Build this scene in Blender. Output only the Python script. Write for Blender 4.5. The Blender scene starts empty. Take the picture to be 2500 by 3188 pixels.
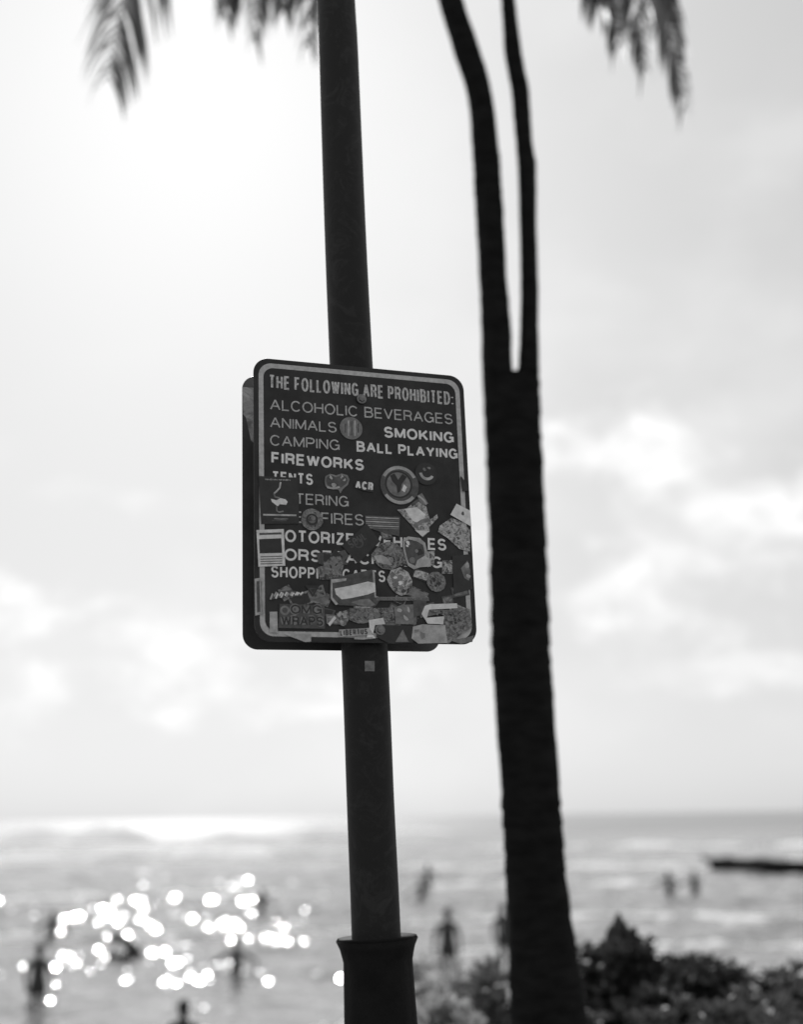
import bpy, bmesh, math, random
import numpy as np
from mathutils import Vector, Matrix

random.seed(7)
rng = np.random.default_rng(11)
scene = bpy.context.scene
COL = scene.collection

# ------------------------------------------------------------------ camera
PW, PH, F = 2500.0, 3188.0, 3666.0          # photograph size and focal length in its pixels
EYE = Vector((0.0, 0.0, 1.6))
PITCH = math.atan((2539 - PH / 2) / F)
ROLL = -0.0136
_rt, _up = Vector((1, 0, 0)), Vector((0, -math.sin(PITCH), math.cos(PITCH)))
FW = Vector((0, math.cos(PITCH), math.sin(PITCH)))
RT = math.cos(ROLL) * _rt + math.sin(ROLL) * _up
UP = -math.sin(ROLL) * _rt + math.cos(ROLL) * _up
cam = bpy.data.cameras.new('camera')
cam.sensor_fit = 'VERTICAL'
cam.sensor_height = 70.0
cam.sensor_width = 70.0 * PW / PH
cam.lens = 70.0 * F / PH
cam.clip_start, cam.clip_end = 0.05, 20000
cam.dof.use_dof = True
cam.dof.focus_distance = 3.16
cam.dof.aperture_fstop = 80.5 / 37.0
camo = bpy.data.objects.new('camera', cam)
COL.objects.link(camo)
camo.matrix_world = Matrix(((RT.x, UP.x, -FW.x, EYE.x), (RT.y, UP.y, -FW.y, EYE.y), (RT.z, UP.z, -FW.z, EYE.z), (0, 0, 0, 1)))
scene.camera = camo


def ray(x, y):
    return (RT * ((x - PW / 2) / F) + UP * ((PH / 2 - y) / F) + FW)


def at(x, y, Y):
    d = ray(x, y)
    return EYE + d * (Y / d.y)


def onz(x, y, z):
    d = ray(x, y)
    return EYE + d * ((z - EYE.z) / d.z)


def depth(p):
    return (Vector(p) - EYE).dot(FW)


SEA = -2.0
# ------------------------------------------------------------------ light
SUN = ray(600, 130).normalized()
ELEV = math.asin(SUN.z)
AZ = math.atan2(SUN.x, SUN.y)               # from +Y towards +X
world = bpy.data.worlds.new('World')
scene.world = world
world.use_nodes = True
wn, wl = world.node_tree.nodes, world.node_tree.links
wn.clear()


def wmath(op, a, b=None, c=None, clamp=False):
    n = wn.new('ShaderNodeMath')
    n.operation = op
    n.use_clamp = clamp
    for i, v in enumerate((a, b, c)):
        if v is None:
            continue
        if isinstance(v, (int, float)):
            n.inputs[i].default_value = v
        else:
            wl.new(v, n.inputs[i])
    return n.outputs[0]


sky = wn.new('ShaderNodeTexSky')
sky.sky_type = 'NISHITA'
sky.sun_disc = False
sky.sun_elevation = ELEV
sky.sun_rotation = AZ
sky.air_density = 1.0
sky.dust_density = 1.5
sky.ozone_density = 1.0
bw = wn.new('ShaderNodeRGBToBW')
wl.new(sky.outputs[0], bw.inputs[0])
SKY_EXP, SKY_GAIN = 0.30, 3.92                # film-like compression of the very wide brightness range of the sky
skyv = wmath('MULTIPLY', wmath('POWER', bw.outputs[0], SKY_EXP), SKY_GAIN)
tc = wn.new('ShaderNodeTexCoord')
sep = wn.new('ShaderNodeSeparateXYZ')
wl.new(tc.outputs['Generated'], sep.inputs[0])
mp = wn.new('ShaderNodeMapping')
mp.inputs['Scale'].default_value = (1, 1, 1.7)
wl.new(tc.outputs['Generated'], mp.inputs[0])


def wnoise(scale, detail, rough=0.55, dist=0.0):
    n = wn.new('ShaderNodeTexNoise')
    n.inputs['Scale'].default_value = scale
    n.inputs['Detail'].default_value = detail
    n.inputs['Roughness'].default_value = rough
    n.inputs['Distortion'].default_value = dist
    wl.new(mp.outputs[0], n.inputs['Vector'])
    return n.outputs['Fac']


azi = wmath('ARCTAN2', sep.outputs[0], sep.outputs[1])
ele = wmath('ARCSINE', sep.outputs[2])
n1, n2 = wnoise(11, 6, 0.55, 0.3), wnoise(30, 5, 0.6)
bill = wmath('ADD', wmath('MULTIPLY', n1, 0.72), wmath('MULTIPLY', n2, 0.28))
cloud = None
# cumulus banks: azimuth and elevation of the centre, half sizes (radians), strength
CLOUDS = []
for (x, y, rx, ry, s) in ((1980, 1420, 400, 190, 1.0), (2300, 1640, 560, 170, 1.0), (1900, 1840, 480, 130, 0.8), (90, 1900, 300, 150, 1.0),
                          (560, 2010, 560, 180, 1.0), (1150, 2120, 420, 160, 0.75), (120, 2160, 420, 120, 0.8), (330, 1560, 260, 70, 0.35), (2300, 2090, 380, 90, 0.6), (2150, 1740, 620, 330, 0.85), (480, 2090, 760, 210, 0.8),
                          (4300, 1700, 900, 260, 0.9), (-2100, 1800, 1100, 260, 0.9), (-5200, 1700, 1500, 330, 0.9)):
    d = ray(x, y).normalized()
    CLOUDS.append((math.atan2(d.x, d.y), math.asin(d.z), rx / F, ry / F, s))
for a in (1.4, 2.2, 3.0, -2.6, -1.9):
    CLOUDS.append((a, 0.2, 0.4, 0.09, 0.8))
for (a, e, ra, re, s) in CLOUDS:
    da = wmath('DIVIDE', wmath('SUBTRACT', azi, a), ra)
    de = wmath('DIVIDE', wmath('SUBTRACT', ele, e), re)
    r2 = wmath('ADD', wmath('MULTIPLY', da, da), wmath('MULTIPLY', de, de))
    body = wmath('SUBTRACT', 1.0, wmath('SQRT', r2))
    v = wmath('ADD', wmath('MULTIPLY', body, 0.7), wmath('MULTIPLY', wmath('SUBTRACT', bill, 0.5), 2.5))
    m = wn.new('ShaderNodeMapRange')
    m.interpolation_type = 'SMOOTHSTEP'
    m.inputs['From Min'].default_value = 0.0
    m.inputs['From Max'].default_value = 0.75
    m.inputs['To Max'].default_value = s
    wl.new(v, m.inputs['Value'])
    cloud = m.outputs[0] if cloud is None else wmath('MAXIMUM', cloud, m.outputs[0])
veil = wn.new('ShaderNodeMapRange')
veil.interpolation_type = 'SMOOTHSTEP'
veil.inputs['From Min'].default_value = 0.42
veil.inputs['From Max'].default_value = 0.75
veil.inputs['To Max'].default_value = 0.45
wl.new(wnoise(5, 4, 0.5), veil.inputs['Value'])
CLOUD_RAD = 9.5
shade = wmath('ADD', wmath('MULTIPLY', bill, 11.0), CLOUD_RAD - 5.6)
base_v = wmath('ADD', skyv, wmath('MULTIPLY', veil.outputs[0], wmath('MAXIMUM', wmath('SUBTRACT', CLOUD_RAD, skyv), 0.0)))
mixv = wmath('ADD', base_v, wmath('MULTIPLY', cloud, wmath('SUBTRACT', shade, base_v)))
bg = wn.new('ShaderNodeBackground')
bg.inputs['Strength'].default_value = 0.10
comb = wn.new('ShaderNodeCombineColor')
for i in range(3):
    wl.new(mixv, comb.inputs[i])
wl.new(comb.outputs[0], bg.inputs['Color'])
wo = wn.new('ShaderNodeOutputWorld')
wl.new(bg.outputs[0], wo.inputs['Surface'])

sl = bpy.data.lights.new('sun', 'SUN')
sl.energy = 2.5
sl.angle = math.radians(0.53)
sl.color = (1, 1, 1)
so = bpy.data.objects.new('sun', sl)
COL.objects.link(so)
so.rotation_euler = SUN.to_track_quat('Z', 'Y').to_euler()

scene.view_settings.view_transform = 'Standard'
scene.view_settings.look = 'None'
scene.view_settings.gamma = 1
scene.view_settings.use_curve_mapping = False
scene.view_settings.exposure = 0.0
scene.cycles.use_denoising = True
scene.cycles.max_bounces = 6


# ------------------------------------------------------------------ materials
def mat(name, c, rough=0.6, var=0.0, scale=20.0, metal=0.0, bump=0.0, spec=0.5, trans=0.0, detail=4.0, stretch=(1, 1, 1)):
    m = bpy.data.materials.new(name)
    m.use_nodes = True
    nt = m.node_tree
    b = nt.nodes['Principled BSDF']
    b.inputs['Roughness'].default_value = rough
    b.inputs['Metallic'].default_value = metal
    b.inputs['Specular IOR Level'].default_value = spec
    b.inputs['Base Color'].default_value = (c, c, c, 1)
    if var or bump:
        t = nt.nodes.new('ShaderNodeTexCoord')
        mpn = nt.nodes.new('ShaderNodeMapping')
        mpn.inputs['Scale'].default_value = stretch
        nt.links.new(t.outputs['Object'], mpn.inputs[0])
        n = nt.nodes.new('ShaderNodeTexNoise')
        n.inputs['Scale'].default_value = scale
        n.inputs['Detail'].default_value = detail
        n.inputs['Roughness'].default_value = 0.65
        nt.links.new(mpn.outputs[0], n.inputs['Vector'])
        if var:
            r = nt.nodes.new('ShaderNodeMapRange')
            r.inputs['From Min'].default_value = 0.3
            r.inputs['From Max'].default_value = 0.7
            r.inputs['To Min'].default_value = c * (1 - var)
            r.inputs['To Max'].default_value = min(0.9, c * (1 + var))
            nt.links.new(n.outputs['Fac'], r.inputs['Value'])
            nt.links.new(r.outputs[0], b.inputs['Base Color'])
        if bump:
            bn = nt.nodes.new('ShaderNodeBump')
            bn.inputs['Strength'].default_value = bump
            bn.inputs['Distance'].default_value = 0.02
            nt.links.new(n.outputs['Fac'], bn.inputs['Height'])
            nt.links.new(bn.outputs[0], b.inputs['Normal'])
    if trans:
        tr = nt.nodes.new('ShaderNodeBsdfTranslucent')
        tr.inputs['Color'].default_value = (trans, trans, trans, 1)
        ad = nt.nodes.new('ShaderNodeAddShader')
        nt.links.new(b.outputs[0], ad.inputs[0])
        nt.links.new(tr.outputs[0], ad.inputs[1])
        nt.links.new(ad.outputs[0], nt.nodes['Material Output'].inputs['Surface'])
    return m


MT = {
    'pole': mat('pole_paint', 0.018, 0.6, 0.5, 9, bump=0.15, spec=0.25, stretch=(4, 4, 0.6)),
    'base': mat('base_iron', 0.008, 0.7, 0.4, 14, bump=0.3, spec=0.15),
    'panel': mat('sign_enamel', 0.028, 0.5, 0.55, 10, detail=8, spec=0.3),
    'back': mat('sign_back_metal', 0.10, 0.42, 0.35, 7, metal=0.6),
    'white': mat('white_vinyl', 0.80, 0.5, 0.15, 60, detail=6),
    'faded': mat('faded_vinyl', 0.46, 0.6, 0.35, 90, detail=6),
    'crackle': mat('crackled_vinyl', 0.50, 0.6, 0.55, 130, detail=8),
    'stripe': mat('border_vinyl', 0.50, 0.5, 0.25, 60, detail=6),
    'paper': mat('sticker_white', 0.74, 0.55, 0.22, 55, detail=6),
    'lgrey': mat('sticker_pale_grey', 0.42, 0.55, 0.4, 45, detail=6),
    'grey': mat('sticker_grey', 0.19, 0.55, 0.45, 50, detail=6),
    'dgrey': mat('sticker_dark_grey', 0.075, 0.5, 0.5, 60, detail=6),
    'black': mat('sticker_black', 0.018, 0.45, 0.4, 50),
    'mottle': None,
    'mottlepale': None,
    'bolt': mat('bolt_steel', 0.18, 0.4, 0.3, 80, metal=0.7),
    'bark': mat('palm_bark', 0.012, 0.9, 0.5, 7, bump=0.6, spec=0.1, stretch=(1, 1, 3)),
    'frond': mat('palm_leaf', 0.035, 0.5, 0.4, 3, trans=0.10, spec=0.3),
    'rachis': mat('palm_rachis', 0.12, 0.6, 0.3, 5),
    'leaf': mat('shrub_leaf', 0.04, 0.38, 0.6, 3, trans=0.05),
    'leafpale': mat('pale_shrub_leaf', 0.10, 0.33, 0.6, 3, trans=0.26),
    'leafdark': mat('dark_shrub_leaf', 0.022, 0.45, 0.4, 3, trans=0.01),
    'twig': mat('twig', 0.06, 0.9, 0.3, 20),
    'sand': mat('sand_and_turf', 0.20, 0.95, 0.4, 3, bump=0.5, spec=0.1, detail=8),
    'skin': mat('skin', 0.03, 0.55, 0.15, 30),
    'skin_pale': mat('skin_pale', 0.09, 0.55, 0.15, 30),
    'hair': mat('hair', 0.012, 0.5, 0.3, 60),
    'swim': mat('swimwear', 0.025, 0.7, 0.3, 40),
    'hull': mat('canoe_paint', 0.012, 0.7, 0.3, 4, spec=0.15),
    'wood': mat('canoe_wood', 0.06, 0.6, 0.4, 8),
    'foamboard': mat('board_foam', 0.06, 0.6, 0.2, 20),
    'foam': mat('sea_foam', 0.85, 0.9, 0.12, 2, bump=0.6, spec=0.2, detail=8, trans=0.35),
}


def mottled(name, lo, hi, scale):
    """busy printed vinyl: patches of dark and light ink"""
    m = mat(name, (lo + hi) / 2, 0.5)
    nt = m.node_tree
    t = nt.nodes.new('ShaderNodeTexCoord')
    v = nt.nodes.new('ShaderNodeTexNoise')
    v.inputs['Scale'].default_value = scale
    v.inputs['Detail'].default_value = 7
    v.inputs['Roughness'].default_value = 0.75
    v.inputs['Distortion'].default_value = 1.5
    cr = nt.nodes.new('ShaderNodeValToRGB')
    cr.color_ramp.elements[0].position = 0.40
    cr.color_ramp.elements[0].color = (lo, lo, lo, 1)
    cr.color_ramp.elements[1].position = 0.60
    cr.color_ramp.elements[1].color = (hi, hi, hi, 1)
    nt.links.new(t.outputs['Object'], v.inputs['Vector'])
    nt.links.new(v.outputs['Fac'], cr.inputs[0])
    nt.links.new(cr.outputs[0], nt.nodes['Principled BSDF'].inputs['Base Color'])
    return m


MT['pole'] = mottled('chipped_pole_paint', 0.014, 0.04, 11)
_r = [n for n in MT['pole'].node_tree.nodes if n.type == 'VALTORGB'][0]
_r.color_ramp.elements[0].position, _r.color_ramp.elements[1].position = 0.50, 0.78
MT['pole'].node_tree.nodes['Principled BSDF'].inputs['Specular IOR Level'].default_value = 0.25
MT['pole'].node_tree.nodes['Principled BSDF'].inputs['Roughness'].default_value = 0.6
MT['painted_sheen'] = mottled('painted_reflection', 0.22, 0.6, 14)  # sheen of the rear sign's metal, put into a mottled pale colour
MT['mottle'] = mottled('busy_dark_print', 0.012, 0.30, 62)
MT['mottlepale'] = mottled('busy_pale_print', 0.06, 0.60, 62)

# ------------------------------------------------------------------ helpers
def tag(o, label=None, cat=None, group=None, kind=None):
    if label: o['label'] = label
    if cat: o['category'] = cat
    if group: o['group'] = group
    if kind: o['kind'] = kind
    return o


def mesh_obj(name, verts, faces, m, parent=None, smooth=False):
    me = bpy.data.meshes.new(name)
    me.from_pydata([tuple(v) for v in verts], [], faces)
    me.update()
    if smooth:
        me.polygons.foreach_set('use_smooth', [True] * len(me.polygons))
    if m: me.materials.append(m)
    o = bpy.data.objects.new(name, me)
    COL.objects.link(o)
    if parent: o.parent = parent
    return o


def bm_obj(name, bm, m, parent=None, smooth=False):
    me = bpy.data.meshes.new(name)
    bm.to_mesh(me)
    bm.free()
    if smooth:
        me.polygons.foreach_set('use_smooth', [True] * len(me.polygons))
    if m: me.materials.append(m)
    o = bpy.data.objects.new(name, me)
    COL.objects.link(o)
    if parent: o.parent = parent
    return o


def empty(name, loc, label=None, cat=None, group=None):
    o = bpy.data.objects.new(name, None)
    o.empty_display_size = 0.1
    o.location = loc
    COL.objects.link(o)
    return tag(o, label, cat, group)


def tube_data(pts, rad, sides=16, cap=True, yscale=None, shape=None):
    """rings along pts; rad per point; returns verts, faces"""
    V, Fc = [], []
    n = len(pts)
    pts = [Vector(p) for p in pts]
    for i in range(n):
        t = (pts[min(i + 1, n - 1)] - pts[max(i - 1, 0)]).normalized()
        a = Vector((1, 0, 0)) if abs(t.x) < 0.9 else Vector((0, 1, 0))
        u = (a - t * a.dot(t)).normalized()
        w = t.cross(u)
        for k in range(sides):
            th = 2 * math.pi * k / sides
            r = rad[i] * (shape(i, th) if shape else 1.0)
            ys = yscale[i] if yscale else 1.0
            V.append(pts[i] + u * (r * math.cos(th)) + w * (r * ys * math.sin(th)))
    for i in range(n - 1):
        for k in range(sides):
            k2 = (k + 1) % sides
            Fc.append((i * sides + k, i * sides + k2, (i + 1) * sides + k2, (i + 1) * sides + k))
    if cap:
        Fc.append(tuple(range(sides))[::-1])
        Fc.append(tuple((n - 1) * sides + k for k in range(sides)))
    return V, Fc


def interp(xs, ys, t):
    return [float(v) for v in np.interp(t, xs, ys)]


def spline(ctrl, n):
    """Catmull-Rom through control points"""
    P = [Vector(p) for p in ctrl]
    P = [P[0] * 2 - P[1]] + P + [P[-1] * 2 - P[-2]]
    out = []
    segs = len(P) - 3
    for j in range(n):
        s = j / (n - 1) * segs
        i = min(int(s), segs - 1)
        t = s - i
        a, b, c, d = P[i], P[i + 1], P[i + 2], P[i + 3]
        out.append(0.5 * ((2 * b) + (c - a) * t + (2 * a - 5 * b + 4 * c - d) * t * t + (3 * b - a - 3 * c + d) * t ** 3))
    return out


# ------------------------------------------------------------------ ground
def ground_z(x, y):
    z = np.interp(y, [-200, 7.2, 10, 16.5, 18.5, 22, 35, 60, 400], [0.3, 0, -0.58, -1.85, -2.22, -2.45, -3.1, -3.8, -5])
    return z


gx = np.concatenate([np.linspace(-300, -20, 20), np.linspace(-18, 18, 73), np.linspace(20, 300, 20)])
gy = np.concatenate([np.linspace(-300, -12, 24), np.linspace(-11, 30, 124), np.linspace(32, 400, 24)])
X, Y = np.meshgrid(gx, gy)
Z = ground_z(X, Y) + 0.02 * np.sin(X * 2.3 + Y) * np.sin(Y * 1.7 - X * 0.6) + rng.normal(0, 0.008, X.shape)
nx, ny = len(gx), len(gy)
V = np.stack([X, Y, Z], -1).reshape(-1, 3).tolist()
Fc = [(j * nx + i, j * nx + i + 1, (j + 1) * nx + i + 1, (j + 1) * nx + i) for j in range(ny - 1) for i in range(nx - 1)]
tag(mesh_obj('ground', V, Fc, MT['sand'], smooth=True), 'sandy ground falling away to the sea', 'ground', kind='structure')

# ------------------------------------------------------------------ sea
th = np.concatenate([np.linspace(-1.35, -0.40, 40)[:-1], np.linspace(-0.40, 0.40, 520), np.linspace(0.40, 1.35, 40)[1:]])
r = [14.5]
while r[-1] < 75:
    r.append(r[-1] * 1.0027)
while r[-1] < 170:
    r.append(r[-1] * 1.005)
while r[-1] < 9000:
    r.append(r[-1] * 1.0135)
r = np.array(r)
T, R = np.meshgrid(th, r)
X, Y = R * np.sin(T), R * np.cos(T)
Z = np.zeros_like(X)
gap = np.maximum(np.gradient(r)[:, None] + 0 * T, R * 0.0016)
for i in range(130):
    lam = 0.20 * (7.0 / 0.20) ** rng.random()
    ang = rng.normal(math.pi * 0.5, 0.75)                # swell runs mostly towards the shore
    k = 2 * math.pi / lam
    ph = rng.random() * 6.28
    slope = 0.030 if lam < 1.2 else (0.019 if lam < 3 else 0.015)
    a = slope / k
    w = np.clip((lam / gap - 2.0) / 2.0, 0, 1)
    near = np.clip((R - 14) / 20, 0.34, 1.0)             # calmer in the lee of the shore
    s = np.sin(k * (X * math.cos(ang) + Y * math.sin(ang)) + ph)
    Z += a * w * near * (s + 0.25 * np.cos(2 * np.arcsin(np.clip(s, -1, 1))))
for lam, amp, ang in ((23, 0.14, 1.50), (41, 0.18, 1.62), (70, 0.16, 1.55)):
    k = 2 * math.pi / lam
    w = np.clip((lam / gap - 2.5) / 3.0, 0, 1) * np.clip((R - 25) / 60, 0, 1)
    ph = 1.3 * np.sin(X * 0.021 + lam) + 0.7 * np.sin(X * 0.05)
    s = np.sin(k * (X * math.cos(ang) + Y * math.sin(ang)) + ph)
    Z += amp * w * (np.exp(1.3 * (s - 1)) * 2 - 0.8)
Z += SEA
nx, ny = len(th), len(r)
idx = np.arange(nx * ny).reshape(ny, nx)
quads = np.stack([idx[:-1, :-1], idx[:-1, 1:], idx[1:, 1:], idx[1:, :-1]], -1).reshape(-1, 4)
me = bpy.data.meshes.new('sea')
me.vertices.add(nx * ny)
me.vertices.foreach_set('co', np.stack([X, Y, Z], -1).astype(np.float32).ravel())
me.loops.add(quads.size)
me.loops.foreach_set('vertex_index', quads[:, ::-1].astype(np.int32).ravel())
me.polygons.add(len(quads))
me.polygons.foreach_set('loop_start', (np.arange(len(quads)) * 4).astype(np.int32))
me.polygons.foreach_set('use_smooth', np.ones(len(quads), dtype=bool))
me.update(calc_edges=True)
wm = bpy.data.materials.new('sea_water')
wm.use_nodes = True
nt = wm.node_tree
b = nt.nodes['Principled BSDF']
b.inputs['Base Color'].default_value = (0.29, 0.29, 0.29, 1)
b.inputs['IOR'].default_value = 1.33
b.inputs['Specular IOR Level'].default_value = 0.5
geo = nt.nodes.new('ShaderNodeNewGeometry')
sp = nt.nodes.new('ShaderNodeSeparateXYZ')
nt.links.new(geo.outputs['Position'], sp.inputs[0])
mr = nt.nodes.new('ShaderNodeMapRange')           # waves too small to model further out
mr.inputs['From Min'].default_value = 55
mr.inputs['From Max'].default_value = 300
mr.inputs['To Min'].default_value = 0.10
mr.inputs['To Max'].default_value = 0.41
nt.links.new(sp.outputs[1], mr.inputs['Value'])
nt.links.new(mr.outputs[0], b.inputs['Roughness'])
me.materials.append(wm)
sea = bpy.data.objects.new('sea', me)
COL.objects.link(sea)
tag(sea, 'choppy glittering sea reaching to the horizon', 'sea', kind='structure')


# surf: lumpy ridges of white water
def surf(px0, px1, D, half, hgt, seed, label):
    rg = np.random.default_rng(seed)
    x0, x1 = (px0 - PW / 2) / F * D, (px1 - PW / 2) / F * D
    n = max(60, int((x1 - x0) / 0.25))
    n = min(n, 900)
    xs = np.linspace(x0, x1, n)
    m = 9
    ph = rg.random(6) * 6.28
    V, Fc = [], []
    for i, x in enumerate(xs):
        e = min(1, 6 * min(i, n - 1 - i) / n)
        L = x1 - x0
        gate = 0.55 + 0.45 * math.sin(x / L * 19 + ph[0]) + 0.35 * math.sin(x / L * 47 + ph[1])
        gate = max(0.06, min(1, gate)) * e
        yc = D + half * 0.9 * math.sin(x / L * 9 + ph[2]) + half * 0.3 * math.sin(x / L * 37 + ph[3])
        for j in range(m):
            t = j / (m - 1) * 2 - 1
            prof = (1 - abs(t) ** 1.6)
            V.append((x, yc + t * half * gate, SEA - 0.30 + (0.34 + hgt * gate) * prof * (0.8 + 0.4 * rg.random()) + 0.25 * hgt * gate))
    for i in range(n - 1):
        for j in range(m - 1):
            Fc.append((i * m + j, (i + 1) * m + j, (i + 1) * m + j + 1, i * m + j + 1))
    tag(mesh_obj('surf_foam', V, Fc, MT['foam'], smooth=True), label, 'surf', 'breaking surf', 'stuff')


surf(-700, 1640, 215, 9, 1.9, 1, 'farthest long line of breaking white surf near the horizon')
surf(-500, 1150, 120, 4, 0.45, 2, 'broken white surf line left of the sign post')
surf(-500, 1300, 58, 2.0, 0.14, 3, 'pale spilling wave in the middle of the glitter')
surf(1250, 2100, 64, 2.0, 0.10, 4, 'thin streak of foam between post and palm')
surf(470, 1250, 21.7, 0.8, 0.05, 5, 'white wash on the shallows at the bottom edge')
surf(1250, 2900, 44, 1.3, 0.03, 7, 'pale foam streak beyond the palm, below the canoe')
surf(1200, 2800, 52, 1.0, 0.05, 11, 'broken foam line level with the pair of bathers')
surf(1150, 2900, 84, 2.2, 0.22, 12, 'ragged pale wave crest beyond the canoe')
surf(1400, 3000, 128, 4.0, 0.40, 13, 'far broken crest under the right horizon')
surf(-300, 1100, 40, 0.7, 0.04, 14, 'thin foam streak through the glitter')
surf(1300, 2700, 34, 0.9, 0.02, 6, 'pale foam patch behind the palm and shrubs')


# ------------------------------------------------------------------ lamp post that carries the signs
SC = EYE + Vector((-0.096, 3.029, 0.813))
YAW, LEAN, TILT = math.radians(18.93), math.radians(1.12), math.radians(-0.86)
SW, SH = 0.602, 0.762
_u = Vector((math.cos(YAW), math.sin(YAW), 0))
_n = Vector((math.sin(YAW), -math.cos(YAW), 0))
_v = math.cos(TILT) * Vector((0, 0, 1)) + math.sin(TILT) * _n
SU = math.cos(LEAN) * _u + math.sin(LEAN) * _v
SV = -math.sin(LEAN) * _u + math.cos(LEAN) * _v
SN = SU.cross(SV)
YP = (SC - SN * 0.082).y

pole = empty('lamp_post', (at(1180, 3188, YP).x + 0.02, YP, 0), 'dark painted lamp post with flared base carrying both signs', 'lamp post')
poleinv = Vector(pole.location)
rows = ((-700, 1015, 113), (0, 1046, 118), (146, 1053, 122), (732, 1075, 129), (1112, 1092, 134), (2049, 1136, 145), (2488, 1153, 148), (2781, 1166, 152), (2930, 1172, 154), (3100, 1179, 158))
pts = [at(c, y, YP) for (y, c, w) in rows]
rad = [w * depth(p) / F / 2 for (y, c, w), p in zip(rows, pts)]
fine = spline(pts, 80)
zr = interp([p.z for p in pts][::-1], rad[::-1], [p.z for p in fine])
V, Fc = tube_data([p - poleinv for p in fine], zr, 40)
mesh_obj('shaft', V, Fc, MT['pole'], pole, True)
capv, capf = tube_data([fine[0] - poleinv + Vector((0, 0, d)) for d in (-0.02, 0.03, 0.06, 0.07)], [zr[0] * 1.15, zr[0] * 1.15, zr[0] * 0.8, zr[0] * 0.2], 32)
mesh_obj('cap', capv, capf, MT['pole'], pole, True)
# base shroud: lipped collar, fluted body, foot
top = at(1174, 2930, YP)
q = Vector((0, 0, 0))
zt = top.z
prof = [(zt - 0.012, 0.066), (zt - 0.006, 0.080), (zt + 0.010, 0.099), (zt + 0.004, 0.1025), (zt - 0.014, 0.094), (zt - 0.045, 0.0865), (zt - 0.14, 0.089), (zt - 0.3, 0.094), (zt - 0.6, 0.105), (0.28, 0.122),
        (0.24, 0.14), (0.2, 0.15), (0.14, 0.16), (0.04, 0.175), (0.0, 0.19), (-0.12, 0.19)]
axis0, axis1 = at(1186, 3188, YP), top


def axis(z):
    t = (z - axis0.z) / (axis1.z - axis0.z)
    return axis0 + (axis1 - axis0) * t


pp = [axis(z) - poleinv for z, _ in prof]
V, Fc = tube_data(pp, [r_ for _, r_ in prof], 48, shape=lambda i, t: 1 - (0.02 * max(0, math.cos(t * 12)) if 5 <= i <= 9 else 0))
mesh_obj('base_shroud', V, Fc, MT['base'], pole, True)
# small sticker on the shaft
c0, c1 = at(1138, 2067, YP), at(1168, 2098, YP)
k = 6
V = []
for zz in (c1.z, c0.z):
    ax = Vector(fine[int(np.argmin([abs(p.z - zz) for p in fine]))])
    rr = float(np.interp(zz, [p.z for p in pts][::-1], rad[::-1])) + 0.0012
    for i in range(k):
        xx = c0.x + (c1.x - c0.x) * i / (k - 1)
        dx = (xx - ax.x) * 1.0
        V.append(Vector((xx, YP - math.sqrt(max(1e-6, rr * rr - dx * dx)), zz)) - poleinv)
Fc = [(i, i + 1, k + i + 1, k + i) for i in range(k - 1)]
st = mesh_obj('sticker', V, Fc, MT['grey'], pole)
st['label'] = 'small pale square sticker on the post below the sign'


# ------------------------------------------------------------------ signs
def rrect(w, h, r, n=10):
    P = []
    for cx, cy, a0 in ((w / 2 - r, h / 2 - r, 0), (-w / 2 + r, h / 2 - r, 90), (-w / 2 + r, -h / 2 + r, 180), (w / 2 - r, -h / 2 + r, 270)):
        for i in range(n + 1):
            a = math.radians(a0 + 90 * i / n)
            P.append((cx + r * math.cos(a), cy + r * math.sin(a)))
    return P


def plate(name, poly, z0, z1, m, parent, bevel=0.0):
    bm = bmesh.new()
    vs = [bm.verts.new((x, y, z0)) for x, y in poly]
    f = bm.faces.new(vs)
    if f.normal.z > 0 or sum((poly[i][0] * poly[(i + 1) % len(poly)][1] - poly[(i + 1) % len(poly)][0] * poly[i][1]) for i in range(len(poly))) > 0:
        pass
    ext = bmesh.ops.extrude_face_region(bm, geom=[f])
    for v in ext['geom']:
        if isinstance(v, bmesh.types.BMVert):
            v.co.z = z1
    bmesh.ops.recalc_face_normals(bm, faces=bm.faces)
    if bevel:
        bmesh.ops.bevel(bm, geom=[e for e in bm.edges if abs(e.verts[0].co.z - e.verts[1].co.z) < 1e-6], offset=bevel, segments=2, profile=0.5, affect='EDGES')
    return bm_obj(name, bm, m, parent)


def ring(name, pin, pout, z, m, parent, t=0.0004):
    n = len(pin)
    V = [(x, y, z) for x, y in pin] + [(x, y, z) for x, y in pout] + [(x, y, z - t) for x, y in pin] + [(x, y, z - t) for x, y in pout]
    Fc = []
    for i in range(n):
        j = (i + 1) % n
        Fc += [(i, n + i, n + j, j), (n + i, 3 * n + i, 3 * n + j, n + j), (2 * n + i, i, j, 2 * n + j)]
    return mesh_obj(name, V, Fc, m, parent)


SIGN_M = Matrix(((SU.x, SV.x, SN.x, SC.x), (SU.y, SV.y, SN.y, SC.y), (SU.z, SV.z, SN.z, SC.z), (0, 0, 0, 1)))
sign = empty('prohibition_sign', (0, 0, 0), 'dark sign of prohibitions in white capitals, covered with stickers, facing the viewer', 'sign')
sign.matrix_world = SIGN_M


def loc(x, y):
    """photo pixel -> point on the sign face (metres, sign axes)"""
    d = ray(x, y)
    t = (SC - EYE).dot(SN) / d.dot(SN)
    p = EYE + d * t - SC
    return (p.dot(SU), p.dot(SV))


plate('panel', rrect(SW, SH, 0.042), -0.0035, 0.0, MT['panel'], sign, 0.0008)
ring('border', rrect(SW - 0.053, SH - 0.053, 0.028), rrect(SW - 0.027, SH - 0.027, 0.036), 0.0006, MT['stripe'], sign)


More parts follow.
